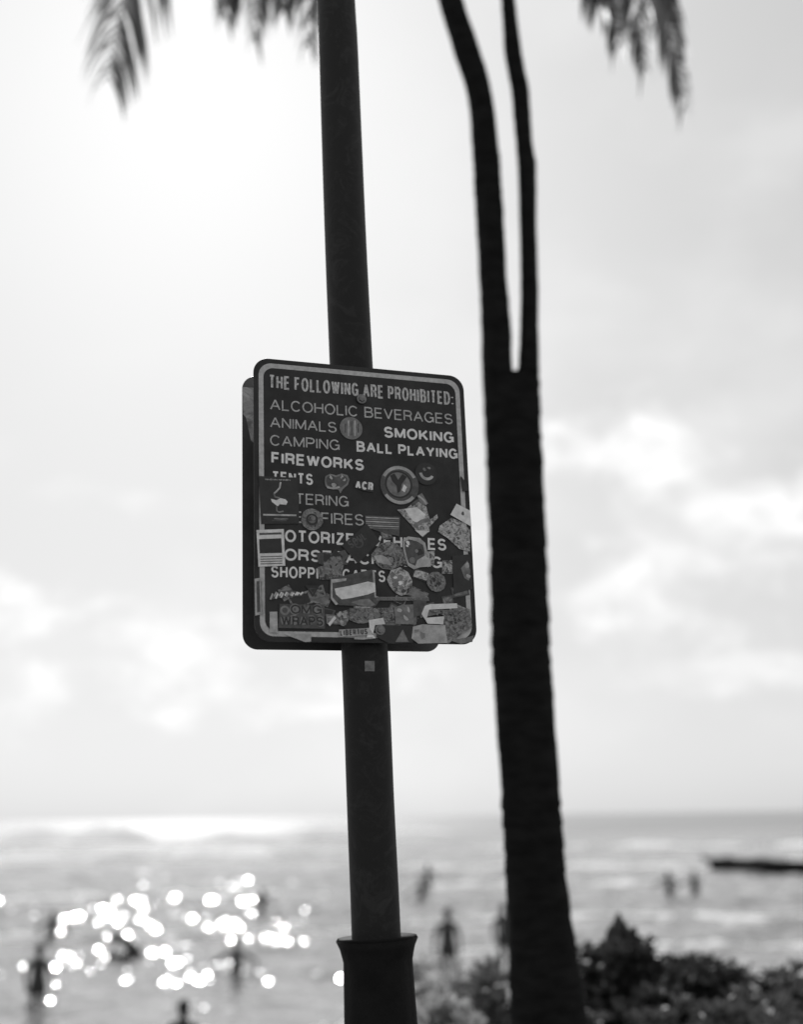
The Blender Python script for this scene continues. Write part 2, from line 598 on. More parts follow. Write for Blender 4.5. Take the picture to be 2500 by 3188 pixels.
def arc(cx, cy, rx, ry, a0, a1, n=12):
    return [(cx + rx * math.cos(math.radians(a0 + (a1 - a0) * i / n)), cy + ry * math.sin(math.radians(a0 + (a1 - a0) * i / n))) for i in range(n + 1)]


# grotesque capitals as centre lines in a box of height 1 and the given width
GLYPH = {
    'A': (0.92, [[(0, 0), (0.46, 1), (0.92, 0)], [(0.17, 0.34), (0.75, 0.34)]]),
    'B': (0.80, [[(0.45, 0.53), (0, 0.53), (0, 1), (0.45, 1)] + arc(0.45, 0.765, 0.28, 0.235, 90, -90, 8), [(0, 0.53), (0, 0), (0.48, 0)] + arc(0.48, 0.265, 0.32, 0.265, -90, 90, 8)]),
    'C': (0.90, [arc(0.46, 0.5, 0.46, 0.5, 38, 322, 22)]),
    'D': (0.86, [[(0.38, 0), (0, 0), (0, 1), (0.38, 1)] + arc(0.38, 0.5, 0.48, 0.5, 90, -90, 14)]),
    'E': (0.72, [[(0.72, 0), (0, 0), (0, 1), (0.71, 1)], [(0, 0.52), (0.66, 0.52)]]),
    'F': (0.68, [[(0, 0), (0, 1), (0.68, 1)], [(0, 0.5), (0.6, 0.5)]]),
    'G': (0.94, [arc(0.46, 0.5, 0.46, 0.5, 38, 338, 22), [(0.52, 0.47), (0.91, 0.47), (0.91, 0.0)]]),
    'H': (0.80, [[(0, 0), (0, 1)], [(0.8, 0), (0.8, 1)], [(0, 0.52), (0.8, 0.52)]]),
    'I': (0.02, [[(0.01, 0), (0.01, 1)]]),
    'K': (0.82, [[(0, 0), (0, 1)], [(0.78, 1), (0, 0.32)], [(0.28, 0.58), (0.82, 0)]]),
    'L': (0.64, [[(0, 1), (0, 0), (0.64, 0)]]),
    'M': (0.98, [[(0, 0), (0, 1), (0.49, 0.05), (0.98, 1), (0.98, 0)]]),
    'N': (0.80, [[(0, 0), (0, 1), (0.8, 0), (0.8, 1)]]),
    'O': (0.96, [arc(0.48, 0.5, 0.48, 0.5, 90, 450, 26)]),
    'P': (0.76, [[(0, 0), (0, 1), (0.46, 1)] + arc(0.46, 0.73, 0.30, 0.27, 90, -90, 9) + [(0, 0.46)]]),
    'R': (0.80, [[(0, 0), (0, 1), (0.48, 1)] + arc(0.48, 0.74, 0.30, 0.26, 90, -90, 9) + [(0, 0.48)], [(0.46, 0.48), (0.70, 0.38), (0.75, 0.08), (0.80, 0)]]),
    'S': (0.80, [arc(0.40, 0.745, 0.36, 0.255, 20, 250, 14) + arc(0.41, 0.265, 0.38, 0.265, 75, -165, 14)]),
    'T': (0.78, [[(0, 1), (0.78, 1)], [(0.39, 1), (0.39, 0)]]),
    'U': (0.80, [[(0, 1), (0, 0.35)] + arc(0.40, 0.36, 0.40, 0.36, 180, 360, 14) + [(0.80, 1)]]),
    'V': (0.86, [[(0, 1), (0.43, 0), (0.86, 1)]]),
    'W': (1.22, [[(0, 1), (0.31, 0), (0.61, 1), (0.91, 0), (1.22, 1)]]),
    'Y': (0.86, [[(0, 1), (0.43, 0.42), (0.86, 1)], [(0.43, 0.42), (0.43, 0)]]),
    'Z': (0.74, [[(0.03, 1), (0.72, 1), (0, 0), (0.74, 0)]]),
    ':': (0.02, [[(0.01, 0.0), (0.01, 0.10)], [(0.01, 0.55), (0.01, 0.65)]]),
}


def stroke(P, w):
    """mitred ribbon of half width w along a polyline, both ways; list of quads as point pairs"""
    n = len(P)
    closed = (Vector(P[0]) - Vector(P[-1])).length < 1e-6
    L, Rr = [], []
    for i in range(n):
        p = Vector(P[i])
        d0 = (p - Vector(P[i - 1])).normalized() if i > 0 else None
        d1 = (Vector(P[i + 1]) - p).normalized() if i < n - 1 else None
        if closed and i in (0, n - 1):
            d0 = (p - Vector(P[-2])).normalized()
            d1 = (Vector(P[1]) - p).normalized()
        if d0 is None: d0 = d1
        if d1 is None: d1 = d0
        if (d0 + d1).length < 0.05: d1 = d0
        t = (d0 + d1).normalized()
        k = 1.0 / max(0.42, t.dot(d0))
        m = Vector((-t.y, t.x)) * w * k
        L.append(p + m)
        Rr.append(p - m)
    return L, Rr


def lettering(txt, a, b_, cap, m, z=0.0007, weight=0.14, parent=None, name='lettering', track=0.11):
    """capitals fitted between two baseline pixels with a cap height in pixels; weight = stroke / cap height"""
    sw = weight
    k = 1 - sw
    ch = cap * 0.00089
    A, B = Vector(loc(*a)), Vector(loc(*b_))
    d = B - A
    glyphs = [c for c in txt if c != ' ']
    fixed = len(glyphs) * sw + (len(txt) - 1) * track
    var = sum(GLYPH[c][0] for c in glyphs) + 0.40 * txt.count(' ')
    g = max(0.12, (d.length / ch - fixed) / var)           # only the open width of the letters is stretched, not their strokes
    strokes, x = [], 0.0
    for c in txt:
        if c == ' ':
            x += 0.40 * g + track
            continue
        gw, gl = GLYPH[c]
        for P in gl:
            strokes.append([(x + sw / 2 + px_ * g, sw / 2 + py_ * k) for px_, py_ in P])
        x += gw * g + sw + track
    sx = ch
    d.normalize()
    nrm = Vector((-d.y, d.x))
    V, Fc = [], []
    parts_ = []
    for P in strokes:
        Q = [Vector((p[0] * sx, p[1] * ch)) for p in P]
        cur = [Q[0]]
        for i in range(1, len(Q)):                        # break the line at sharp corners so that no mitre spikes out
            cur.append(Q[i])
            if i < len(Q) - 1 and (Q[i] - Q[i - 1]).normalized().dot((Q[i + 1] - Q[i]).normalized()) < -0.15:
                parts_.append(cur)
                cur = [Q[i]]
        parts_.append(cur)
    for si, Q in enumerate(parts_):
        L_, R_ = stroke(Q, sw * ch / 2)
        k0 = len(V)
        zz = z + (si % 4) * 0.000006
        for l_, r_ in zip(L_, R_):
            for q in (l_, r_):
                q = Vector((q.x, min(ch, max(0.0, q.y))))
                V.append((A.x + d.x * q.x + nrm.x * q.y, A.y + d.y * q.x + nrm.y * q.y, zz))
        for i in range(len(Q) - 1):
            Fc.append((k0 + 2 * i, k0 + 2 * i + 1, k0 + 2 * i + 3, k0 + 2 * i + 2))
    return mesh_obj(name, V, Fc, m, parent or sign)


LINES = (
    ('THE FOLLOWING ARE PROHIBITED:', (836, 1209), (1412, 1262), 44, 'crackle', 0.155, 'crackled heading reading THE FOLLOWING ARE PROHIBITED'),
    ('ALCOHOLIC BEVERAGES', (840, 1276), (1410, 1322), 35, 'faded', 0.13, 'faded line ALCOHOLIC BEVERAGES'),
    ('ANIMALS', (840, 1331), (1048, 1348), 34, 'faded', 0.13, 'faded word ANIMALS'),
    ('SMOKING', (1195, 1362), (1414, 1380), 36, 'white', 0.20, 'bright word SMOKING'),
    ('CAMPING', (840, 1387), (1058, 1403), 34, 'faded', 0.13, 'faded word CAMPING'),
    ('BALL PLAYING', (1110, 1406), (1426, 1430), 34, 'white', 0.20, 'bright words BALL PLAYING'),
    ('FIREWORKS', (844, 1443), (1133, 1466), 36, 'white', 0.20, 'bright word FIREWORKS'),
    ('TENTS', (846, 1502), (974, 1511), 35, 'white', 0.18, 'word TENTS half under a black sticker'),
    ('LITTERING', (850, 1566), (1086, 1579), 34, 'faded', 0.13, 'faded word LITTERING half under a black sticker'),
    ('OPEN', (847, 1624), (972, 1630), 35, 'faded', 0.13, 'faded word mostly under the cog sticker'),
    ('FIRES', (1000, 1631), (1133, 1637), 35, 'faded', 0.13, 'faded word FIRES'),
    ('MOTORIZED VEHICLES', (846, 1685), (1390, 1715), 37, 'white', 0.18, 'words MOTORIZED VEHICLES broken by stickers'),
    ('HORSEBACK RIDING', (846, 1743), (1378, 1770), 36, 'white', 0.18, 'line starting HORS, mostly under stickers'),
    ('SHOPPING CARTS', (843, 1798), (1200, 1813), 35, 'white', 0.16, 'words SHOPPING CARTS'),
)
for txt, a, b_, cap, m, w, lab in LINES:
    lettering(txt, a, b_, cap, MT[m], weight=w, track=0.08 if m == 'crackle' else 0.12)['label'] = lab
ZS = [0.0012]


def disc(cx, cy, r_, n=28, sy=1.0):
    c = loc(cx, cy)
    return [(c[0] + r_ * 0.00089 * math.cos(2 * math.pi * i / n), c[1] + r_ * sy * 0.00089 * math.sin(2 * math.pi * i / n)) for i in range(n)]


def Z2(*P): return [(720 + 0.4567 * x, 1440 + 0.4567 * y) for x, y in P]
def Z3(*P): return [(980 + 0.17564 * x, 1840 + 0.17564 * y) for x, y in P]
def Z4(*P): return [(1020 + 0.2225 * x, 1620 + 0.2225 * y) for x, y in P]
def Z5(*P): return [(780 + 0.199 * x, 1440 + 0.199 * y) for x, y in P]
def Z6(*P): return [(1120 + 0.2755 * x, 1420 + 0.2755 * y) for x, y in P]


def ccw(P):
    a = sum(P[i][0] * P[(i + 1) % len(P)][1] - P[(i + 1) % len(P)][0] * P[i][1] for i in range(len(P)))
    return P if a > 0 else P[::-1]


def flat(name, poly, z, m, parent):
    P = ccw(poly)
    n = len(P)
    V = [(x, y, z) for x, y in P] + [(x, y, z - 0.00025) for x, y in P]
    Fc = [tuple(range(n))] + [(i, n + i, n + (i + 1) % n, (i + 1) % n) for i in range(n)]
    return mesh_obj(name, V, Fc, m, parent)


def sticker(poly, m, label, local=False):
    z = ZS[0]
    ZS[0] += 0.00006
    P = poly if local else [loc(*p) for p in poly]
    o = flat('sticker', P, z, MT[m], sign)
    o['label'] = label
    o['z0'] = z
    return o


def ink(o, poly, m, lift=1, local=False, name='print'):
    P = poly if local else [loc(*p) for p in poly]
    return flat(name, P, o['z0'] + 0.00002 * lift, MT[m], o)


def inkring(o, cx, cy, r0, r1, m, lift=1, a0=0, a1=360, sy=1.0):
    c = loc(cx, cy)
    n = 26
    pin, pout = [], []
    for i in range(n + 1):
        a = math.radians(a0 + (a1 - a0) * i / n)
        for lst, r_ in ((pin, r0), (pout, r1)):
            lst.append((c[0] + r_ * 0.00089 * math.cos(a), c[1] + r_ * sy * 0.00089 * math.sin(a)))
    z = o['z0'] + 0.00002 * lift
    V = [(x, y, z) for x, y in pin] + [(x, y, z) for x, y in pout]
    Fc = [(i, n + 1 + i, n + 2 + i, i + 1) for i in range(n)]
    return mesh_obj('print', V, Fc, MT[m], o)


def inktext(o, txt, a, b_, cap, m, lift=2, weight=0.18):
    return lettering(txt, a, b_, cap, MT[m], z=o['z0'] + 0.00002 * lift, weight=weight, parent=o, name='print')


def squiggle(o, P, w, m, lift=2):
    """a drawn stroke through pixels"""
    pts2 = [Vector(loc(*p)) for p in P]
    z = o['z0'] + 0.00002 * lift
    V, Fc = [], []
    for i, p in enumerate(pts2):
        d = (pts2[min(i + 1, len(pts2) - 1)] - pts2[max(i - 1, 0)]).normalized()
        nn = Vector((-d.y, d.x)) * w * 0.00089 / 2
        V += [(p.x + nn.x, p.y + nn.y, z), (p.x - nn.x, p.y - nn.y, z)]
    for i in range(len(pts2) - 1):
        Fc.append((2 * i, 2 * i + 1, 2 * i + 3, 2 * i + 2))
    return mesh_obj('print', V, Fc, MT[m], o)


def lumps(o, P, m, rs, lift=2):
    for j, (x, y) in enumerate(P):
        c = loc(x, y)
        r_ = rs[j % len(rs)] * 0.00089
        ph, el = random.random() * 6.28, random.uniform(0.5, 0.9)
        P = []
        for i in range(11):
            t = 6.28 * i / 11
            rr = r_ * random.uniform(0.65, 1.3)
            u_, v_ = rr * math.cos(t), rr * el * math.sin(t)
            P.append((c[0] + u_ * math.cos(ph) - v_ * math.sin(ph), c[1] + u_ * math.sin(ph) + v_ * math.cos(ph)))
        ink(o, P, m, lift + 0.1 * j, True)


# --- layer of small worn stickers low on the panel, mostly under the larger ones
rs = random.Random(5)
for (x, y) in ((1000, 1862), (1085, 1868), (1245, 1868), (1300, 1850), (1395, 1868), (1432, 1842), (1330, 1900), (1270, 1925), (1225, 1900), (1010, 1905), (1400, 1945), (1215, 1945), (1425, 1905), (1310, 1790), (1410, 1765), (1260, 1745),
               (935, 1868), (890, 1845), (1040, 1930), (1130, 1890), (1330, 1740), (1200, 1660), (985, 1845)):
    w_, h_, a_ = rs.uniform(16, 34), rs.uniform(11, 22), rs.uniform(-0.5, 0.5)
    P = [(x + (sx_ * w_ * math.cos(a_) - sy_ * h_ * math.sin(a_)) * rs.uniform(0.85, 1.1), y + (sx_ * w_ * math.sin(a_) + sy_ * h_ * math.cos(a_)) * rs.uniform(0.85, 1.1)) for sx_, sy_ in ((-1, -1), (1, -1), (1, 1), (-1, 1))]
    o = sticker(P, rs.choice(('mottle', 'mottle', 'mottlepale', 'dgrey', 'grey', 'black')), 'small worn sticker in the crowded lower half')
    del o['label']
    cxp, cyp = sum(p[0] for p in P) / 4, sum(p[1] for p in P) / 4
    Q = [(cxp + (p[0] - cxp) * 0.8, cyp + (p[1] - cyp) * 0.72) for p in P]
    ink(o, Q, rs.choice(('mottle', 'black', 'grey', 'mottlepale')), 0.8)
# --- upper half
s = sticker(disc(1092, 1334, 36), 'grey', 'round grey sticker beside ANIMALS', True)
for i, h in enumerate((14, 24, 22, 24, 14)):
    x = 1072 + i * 10
    ink(s, [(x, 1334 - h), (x + 4, 1334 - h), (x + 4, 1334 + h), (x, 1334 + h)], 'lgrey' if i % 2 else 'dgrey', 1)
s = sticker(Z5((120, 215), (735, 240), (755, 960), (160, 965)), 'black', 'black rectangular sticker with a pale drawing over TENTS')
inktext(s, 'XXAXX XXXAX'.replace('X', 'N').replace('A', 'E'), Z5((225, 280))[0], Z5((620, 292))[0], 5, 'lgrey', 2, 0.22)
squiggle(s, Z5((465, 310), (450, 400), (400, 455), (360, 490)), 5, 'lgrey')
squiggle(s, Z5((360, 490), (375, 540), (450, 560)), 5, 'grey')
ink(s, Z5((310, 570), (400, 595), (460, 560), (540, 580), (575, 620), (550, 665), (450, 655), (420, 690), (380, 660), (330, 620)), 'paper', 2)
squiggle(s, Z5((400, 690), (405, 760), (440, 780), (510, 765)), 4, 'grey')
squiggle(s, Z5((190, 820), (450, 825), (710, 830)), 5, 'lgrey')
squiggle(s, Z5((360, 880), (470, 888), (580, 885)), 4, 'grey')
squiggle(s, Z5((330, 910), (470, 915), (560, 912)), 3, 'dgrey')
s = sticker(Z5((1150, 300), (1165, 215), (1240, 180), (1330, 205), (1420, 175), (1510, 200), (1545, 270), (1520, 350), (1440, 420), (1400, 490), (1370, 430), (1240, 420), (1170, 380)), 'grey', 'grey heart shaped cartoon sticker right of TENTS')
ink(s, Z5((1180, 300), (1190, 230), (1250, 200), (1330, 235), (1420, 200), (1490, 225), (1515, 280), (1490, 340), (1400, 400), (1260, 395), (1195, 360)), 'dgrey', 1)
lumps(s, Z5((1255, 240), (1440, 255), (1300, 360)), 'lgrey', (8, 11, 9), 2)
lumps(s, Z5((1440, 255)), 'dgrey', (6,), 4)
squiggle(s, Z5((1190, 390), (1290, 410), (1390, 385)), 6, 'lgrey')
s = sticker(Z2((835, 150), (860, 128), (965, 140), (968, 205), (900, 195), (848, 172)), 'black', 'small black sticker with bold white letters')
inktext(s, 'ACR', Z2((842, 178))[0], Z2((964, 196))[0], 26, 'paper', 2, 0.24)
s = sticker(disc(1243, 1511, 62), 'dgrey', 'large round sticker with an eagle and lettered rim', True)
inkring(s, 1243, 1511, 50, 60, 'lgrey', 1, 28, 152)
inkring(s, 1243, 1511, 50, 60, 'lgrey', 1, 215, 320)
ink(s, disc(1240, 1509, 40), 'grey', 1, True)
inkring(s, 1240, 1509, 38, 44, 'black', 2)
ink(s, Z2((1080, 90), (1110, 75), (1135, 120), (1165, 80), (1195, 100), (1160, 150), (1150, 200), (1130, 210), (1125, 160), (1095, 130)), 'black', 3)
ink(s, Z2((1175, 150), (1195, 170), (1180, 205), (1160, 190)), 'paper', 3)
s = sticker(disc(1326, 1476, 36), 'black', 'round black sticker with a pale crescent near the top right', True)
inkring(s, 1328, 1472, 16, 25, 'lgrey', 1, 185, 330)
lumps(s, [(1320, 1462), (1334, 1458)], 'grey', (6, 5), 1)
# pennant shaped
s = sticker(Z6((420, 610), (520, 595), (600, 530), (660, 490), (740, 540), (765, 640), (790, 720), (870, 660), (880, 700), (845, 740), (785, 800), (785, 855), (705, 920), (620, 830), (560, 760)), 'mottlepale', 'pale pennant shaped sticker above VEHICLES')
ink(s, Z6((620, 840), (780, 850), (705, 910)), 'paper', 1)
ink(s, Z6((500, 600), (640, 580), (740, 660), (700, 760), (600, 740)), 'paper', 1)
squiggle(s, Z6((580, 560), (660, 500), (750, 560)), 10, 'dgrey', 2)
squiggle(s, Z6((610, 800), (700, 740), (780, 720)), 12, 'grey', 2)
s = sticker(Z6((640, 450), (700, 420), (770, 540), (700, 560)), 'grey', 'small grey sticker under the eagle')
squiggle(s, Z6((660, 450), (720, 500), (750, 550)), 6, 'lgrey')
# --- right edge
s = sticker(Z6((900, 790), (1030, 700), (1130, 740), (1240, 830), (1245, 1090), (1120, 1050), (990, 930), (880, 860)), 'mottlepale', 'grey torn sticker at the right edge')
lumps(s, Z6((960, 830), (1070, 800), (1130, 930), (1190, 1000), (1040, 900)), 'lgrey', (12, 9, 14, 9), 1)
lumps(s, Z6((1110, 930), (1010, 870)), 'dgrey', (7, 6), 3)
s = sticker(Z6((1090, 540), (1245, 620), (1258, 800), (1020, 665)), 'paper', 'bright white tilted sticker at the right edge')
lumps(s, Z6((1165, 655)), 'dgrey', (6,), 1)
s = sticker(Z6((1040, 1130), (1240, 1110), (1275, 1500), (1060, 1560)), 'black', 'tall black sticker at the right edge')
ink(s, Z6((1140, 1270), (1215, 1180), (1245, 1300), (1230, 1410), (1180, 1380)), 'grey', 1)
lumps(s, Z6((1215, 1240), (1225, 1360)), 'lgrey', (9, 7), 2)
# --- middle
s = sticker(disc(970, 1618, 33), 'mottle', 'round cog shaped sticker before FIRES', True)
for i in range(14):
    a = i * 2 * math.pi / 14
    ink(s, disc(970 + 27 * math.cos(a), 1618 + 27 * math.sin(a), 4.5, 8), 'grey', 1 + i * 0.05, True)
inkring(s, 970, 1618, 12, 18, 'black', 2)
ink(s, disc(974, 1614, 7), 'grey', 3, True)
s = sticker(Z2((908, 362), (1148, 372), (1142, 505), (1000, 470), (912, 440)), 'dgrey', 'grey lined sticker right of FIRES')
for i in range(6):
    squiggle(s, Z2((915, 375 + i * 14), (1030, 380 + i * 14), (1140, 384 + i * 14)), 3.2, 'grey' if i % 2 else 'lgrey')
s = sticker(Z2((168, 462), (355, 455), (365, 705), (182, 712)), 'paper', 'white framed sticker with dark picture and lines at the left edge')
ink(s, Z2((188, 482), (338, 478), (340, 492), (188, 497)), 'dgrey', 1)
ink(s, Z2((186, 524), (338, 518), (344, 618), (190, 622)), 'black', 1)
for i in range(4):
    squiggle(s, Z2((196, 645 + i * 16), (270, 643 + i * 16), (345, 641 + i * 16)), 3.5, 'grey')
s = sticker(Z2((578, 618), (640, 612), (700, 622), (770, 596), (800, 640), (770, 668), (790, 700), (700, 690), (640, 705), (590, 690)), 'dgrey', 'dark torn sticker after the letters ORS')
lumps(s, Z2((650, 650), (720, 640)), 'black', (14, 18), 1)
s = sticker(Z2((584, 716), (640, 700), (745, 712), (752, 780), (690, 800), (600, 800)), 'mottle', 'dark smudged sticker hiding the end of SHOPPING')
s = sticker(Z2((920, 418), (1012, 538), (862, 690), (748, 568)), 'black', 'black diamond shaped sticker over VEHICLES')
inktext(s, 'SKUB'.replace('K', 'O').replace('B', 'L'), Z2((815, 590))[0], Z2((925, 520))[0], 24, 'dgrey', 2, 0.16)
inkring(s, 1115, 1692, 10, 15, 'dgrey', 1)
s = sticker(Z4((660, 410), (740, 330), (850, 300), (960, 330), (1040, 420), (1060, 520), (1010, 610), (900, 680), (800, 690), (700, 640), (650, 560), (600, 490)), 'mottle', 'dark round sticker with pale band under VEHICLES')
ink(s, Z4((640, 500), (740, 490), (820, 520), (900, 630), (800, 620), (690, 590)), 'lgrey', 1)
squiggle(s, Z4((660, 420), (740, 335), (850, 305), (960, 335), (1045, 430), (1060, 520)), 2.5, 'grey')
squiggle(s, Z4((660, 590), (760, 675), (880, 690), (990, 640), (1050, 560)), 2.5, 'grey')
ink(s, Z4((820, 400), (880, 380), (910, 440), (850, 470)), 'grey', 1)
s = sticker(Z4((1050, 270), (1120, 230), (1280, 250), (1360, 320), (1385, 420), (1380, 520), (1440, 540), (1440, 650), (1290, 660), (1200, 690), (1120, 640), (1080, 540), (1050, 400)), 'lgrey', 'pale edged rounded sticker over the word VEHICLES')
ink(s, Z4((1070, 300), (1130, 270), (1250, 300), (1330, 350), (1350, 440), (1350, 500), (1250, 560), (1220, 640), (1130, 600), (1100, 500), (1075, 400)), 'dgrey', 1)
lumps(s, Z4((1120, 320), (1105, 360)), 'paper', (9, 5), 3)
ink(s, Z4((1220, 420), (1300, 400), (1340, 470), (1260, 500)), 'black', 2)
lumps(s, Z4((1240, 430), (1180, 560)), 'grey', (7, 10), 3)
s = sticker(Z2((620, 760), (630, 690), (680, 640), (740, 640), (765, 700), (740, 780), (690, 770)), 'mottle', 'mottled skull shaped sticker between SHOPPING and CARTS')
lumps(s, Z2((650, 700), (700, 665), (720, 720), (655, 740), (690, 700)), 'grey', (14, 12, 13, 9), 1)
lumps(s, Z2((675, 712), (712, 700)), 'black', (6, 5), 3)
s = sticker(Z4((820, 830), (880, 700), (1010, 660), (1120, 730), (1180, 850), (1170, 930), (1110, 960), (1100, 1040), (1020, 1060), (930, 1010), (860, 920)), 'mottlepale', 'mottled pale round sticker right of CARTS')
lumps(s, Z4((900, 760), (1000, 800), (1080, 880), (950, 900), (1030, 960), (920, 830)), 'grey', (9, 12, 9, 14), 1)
lumps(s, Z4((940, 800), (1010, 880)), 'paper', (6, 7), 3)
lumps(s, Z4((1060, 990), (960, 970)), 'dgrey', (8, 6), 4)
s = sticker(disc(1357, 1812, 31), 'mottle', 'dark round sticker with thin pale ring near the lower right', True)
inkring(s, 1357, 1812, 25, 29, 'grey', 1)
lumps(s, [(1350, 1806), (1364, 1818), (1356, 1824)], 'black', (8, 7, 5), 1)
# --- lower half
s = sticker(Z4((30, 820), (620, 690), (660, 1080), (740, 1100), (660, 1210), (100, 1190), (20, 1090)), 'dgrey', 'dark framed sticker behind the white banner')
ink(s, Z4((40, 830), (260, 815), (250, 850), (60, 880), (60, 1080), (140, 1170), (110, 1190), (40, 1100)), 'lgrey', 1)
ink(s, Z4((320, 1150), (460, 1110), (570, 1100), (660, 1180), (600, 1210), (420, 1190)), 'grey', 1)
ink(s, Z4((620, 700), (650, 700), (670, 1060), (740, 1085), (720, 1110), (650, 1080)), 'lgrey', 1)
s = sticker(Z4((90, 960), (300, 920), (560, 860), (655, 880), (665, 1000), (560, 1040), (330, 1090), (190, 1110), (110, 1040)), 'paper', 'bright white blank banner sticker under CARTS')
s = sticker(Z2((500, 838), (598, 842), (552, 918)), 'black', 'black triangular sticker below SHOPPING')
squiggle(s, Z2((530, 860), (552, 895), (572, 862), (530, 860)), 3, 'dgrey')
s = sticker(Z2((258, 940), (300, 885), (400, 872), (482, 890), (485, 915), (380, 915), (320, 925)), 'dgrey', 'scribbled white tag above the lettered sticker at lower left')
for i in range(6):
    x = 275 + i * 36
    squiggle(s, Z2((x - 12, 935 - i * 6), (x + 4, 895 - i * 1), (x + 14, 912 - i * 2), (x + 30, 885)), 5, 'paper' if i % 3 else 'lgrey', 2 + i * 0.1)
s = sticker(Z2((325, 965), (632, 975), (636, 1135), (318, 1130)), 'dgrey', 'dark sticker with outlined words OMG WRAPS at lower left')
for txt, a, b_ in (('OMG', (395, 1040), (622, 1044)), ('WRAPS', (332, 1118), (630, 1122))):
    A, B = Z2(a, b_)
    inktext(s, txt, A, B, 33, 'grey', 2, 0.36)
    inktext(s, txt, (A[0] + 3, A[1] - 3), (B[0] - 3, B[1] - 3), 27, 'black', 4, 0.17)
inkring(s, *Z2((362, 1010))[0], 8, 14, 'grey', 2)
s = sticker(Z2((258, 1020), (310, 1018), (314, 1165), (258, 1160)), 'lgrey', 'plain pale upright sticker at the lower left corner')
s = sticker(Z2((155, 795), (212, 785), (217, 1035), (160, 1045)), 'lgrey', 'narrow upright sticker across the left border')
ink(s, Z2((168, 812), (188, 810), (196, 1020), (172, 1025)), 'dgrey', 1)
ink(s, Z2((196, 812), (203, 812), (208, 1020), (202, 1020)), 'grey', 1)
s = sticker(Z2((655, 1100), (700, 1048), (712, 1062), (668, 1118)), 'paper', 'short slanted white strip right of OMG')
s = sticker(Z3((370, 400), (590, 330), (600, 500), (520, 640), (400, 590)), 'mottle', 'crumpled grey sticker at bottom centre')
lumps(s, Z3((520, 430), (540, 400), (470, 560), (430, 420)), 'lgrey', (9, 6, 6), 1)
s = sticker(Z3((600, 310), (1390, 300), (1400, 560), (960, 560), (760, 580), (610, 520)), 'mottle', 'dark oval printed sticker at bottom centre')
lumps(s, Z3((760, 420), (890, 420), (1270, 430), (1100, 440)), 'grey', (10, 9, 8), 1)
inkring(s, *Z3((830, 400))[0], 26, 30, 'grey', 2, 190, 350)
s = sticker(Z3((950, 520), (1200, 480), (1240, 590), (1060, 610), (1020, 780), (1070, 840), (900, 850), (960, 640)), 'paper', 'white torn sticker beside the bottom bolt')
s = sticker(Z3((420, 690), (960, 660), (1030, 780), (430, 815)), 'lgrey', 'white strip with dark capitals on the bottom border')
inktext(s, 'LIBERTUS', Z3((440, 800))[0], Z3((930, 775))[0], 17, 'dgrey', 2, 0.24)
squiggle(s, Z3((690, 845), (830, 850), (1020, 835)), 5, 'lgrey')
s = sticker(Z3((1400, 300), (1540, 250), (1790, 240), (1790, 600), (1420, 590)), 'grey', 'plain grey square sticker low on the sign')
lumps(s, Z3((1500, 350), (1650, 330), (1600, 480)), 'lgrey', (9, 8), 1)
s = sticker(Z2((985, 918), (1340, 918), (1345, 945), (985, 942)), 'grey', 'long thin grey strip of small print')
inktext(s, 'NO PERSON SHALL REMOVE ANY', Z2((990, 940))[0], Z2((1340, 943))[0], 8, 'dgrey', 2, 0.14)
s = sticker(Z2((1300, 985), (1350, 968), (1430, 965), (1535, 962), (1540, 995), (1440, 1000), (1345, 1005), (1330, 1060), (1450, 1050), (1440, 1105), (1335, 1100), (1290, 1030)), 'paper', 'white angular sticker near the lower right corner')
lumps(s, Z2((1400, 1030), (1430, 1015)), 'grey', (7, 6), 1)
s = sticker(Z2((1350, 1010), (1620, 1000), (1640, 1120), (1470, 1240), (1455, 1110), (1445, 1045)), 'mottle', 'dark crumpled sticker in the lower right corner')
lumps(s, Z2((1520, 1200), (1560, 1100), (1480, 1060)), 'grey', (9, 8, 7), 1)
s = sticker(Z2((1000, 1110), (1240, 1112), (1235, 1230), (1070, 1235), (985, 1190)), 'black', 'black torn sticker beside the bottom bolt')
ink(s, Z2((1115, 1225), (1165, 1140), (1205, 1225)), 'grey', 1)
s = sticker(Z2((1235, 1120), (1300, 1105), (1455, 1112), (1470, 1232), (1270, 1236), (1225, 1200)), 'lgrey', 'large pale grey sticker on the bottom edge')
lumps(s, Z2((1300, 1180), (1260, 1150)), 'grey', (12, 9), 1)
s = sticker(Z2((1490, 1215), (1600, 1195), (1650, 1180), (1640, 1225), (1560, 1238)), 'grey', 'torn grey strip in the bottom right corner')
s = sticker(Z2((340, 1166), (540, 1172), (540, 1222), (500, 1226)), 'lgrey', 'torn pale tape on the bottom border')
s = sticker(Z2((1235, 940), (1330, 945), (1290, 1040), (1240, 1060)), 'dgrey', 'small dark sticker above the bottom edge stickers')
s = sticker(Z2((1562, 95), (1596, 140), (1618, 196), (1572, 200), (1556, 110)), 'black', 'black torn tape covering the right border')

for (x, y) in ((1124, 1244), (1181, 1962)):
    c = loc(x, y)
    bmx = bmesh.new()
    bmesh.ops.create_cone(bmx, cap_ends=True, segments=6, radius1=0.009, radius2=0.008, depth=0.006, matrix=Matrix.Translation((c[0], c[1], 0.0075)))
    bmesh.ops.create_cone(bmx, cap_ends=True, segments=20, radius1=0.014, radius2=0.0135, depth=0.002, matrix=Matrix.Translation((c[0], c[1], 0.0055)))
    bm_obj('bolt', bmx, MT['bolt'], sign)
for yb in (0.27, -0.27):
    plate('bracket', [(-0.09, yb - 0.018), (0.09, yb - 0.018), (0.09, yb + 0.018), (-0.09, yb + 0.018)], -0.016, -0.0036, MT['back'], sign)

# the second sign on the far side of the post, seen from behind
BD = 0.158
d = ray(1062, 1600)
SB = SC - SN * BD
t = (SB - EYE).dot(SN) / d.dot(SN)


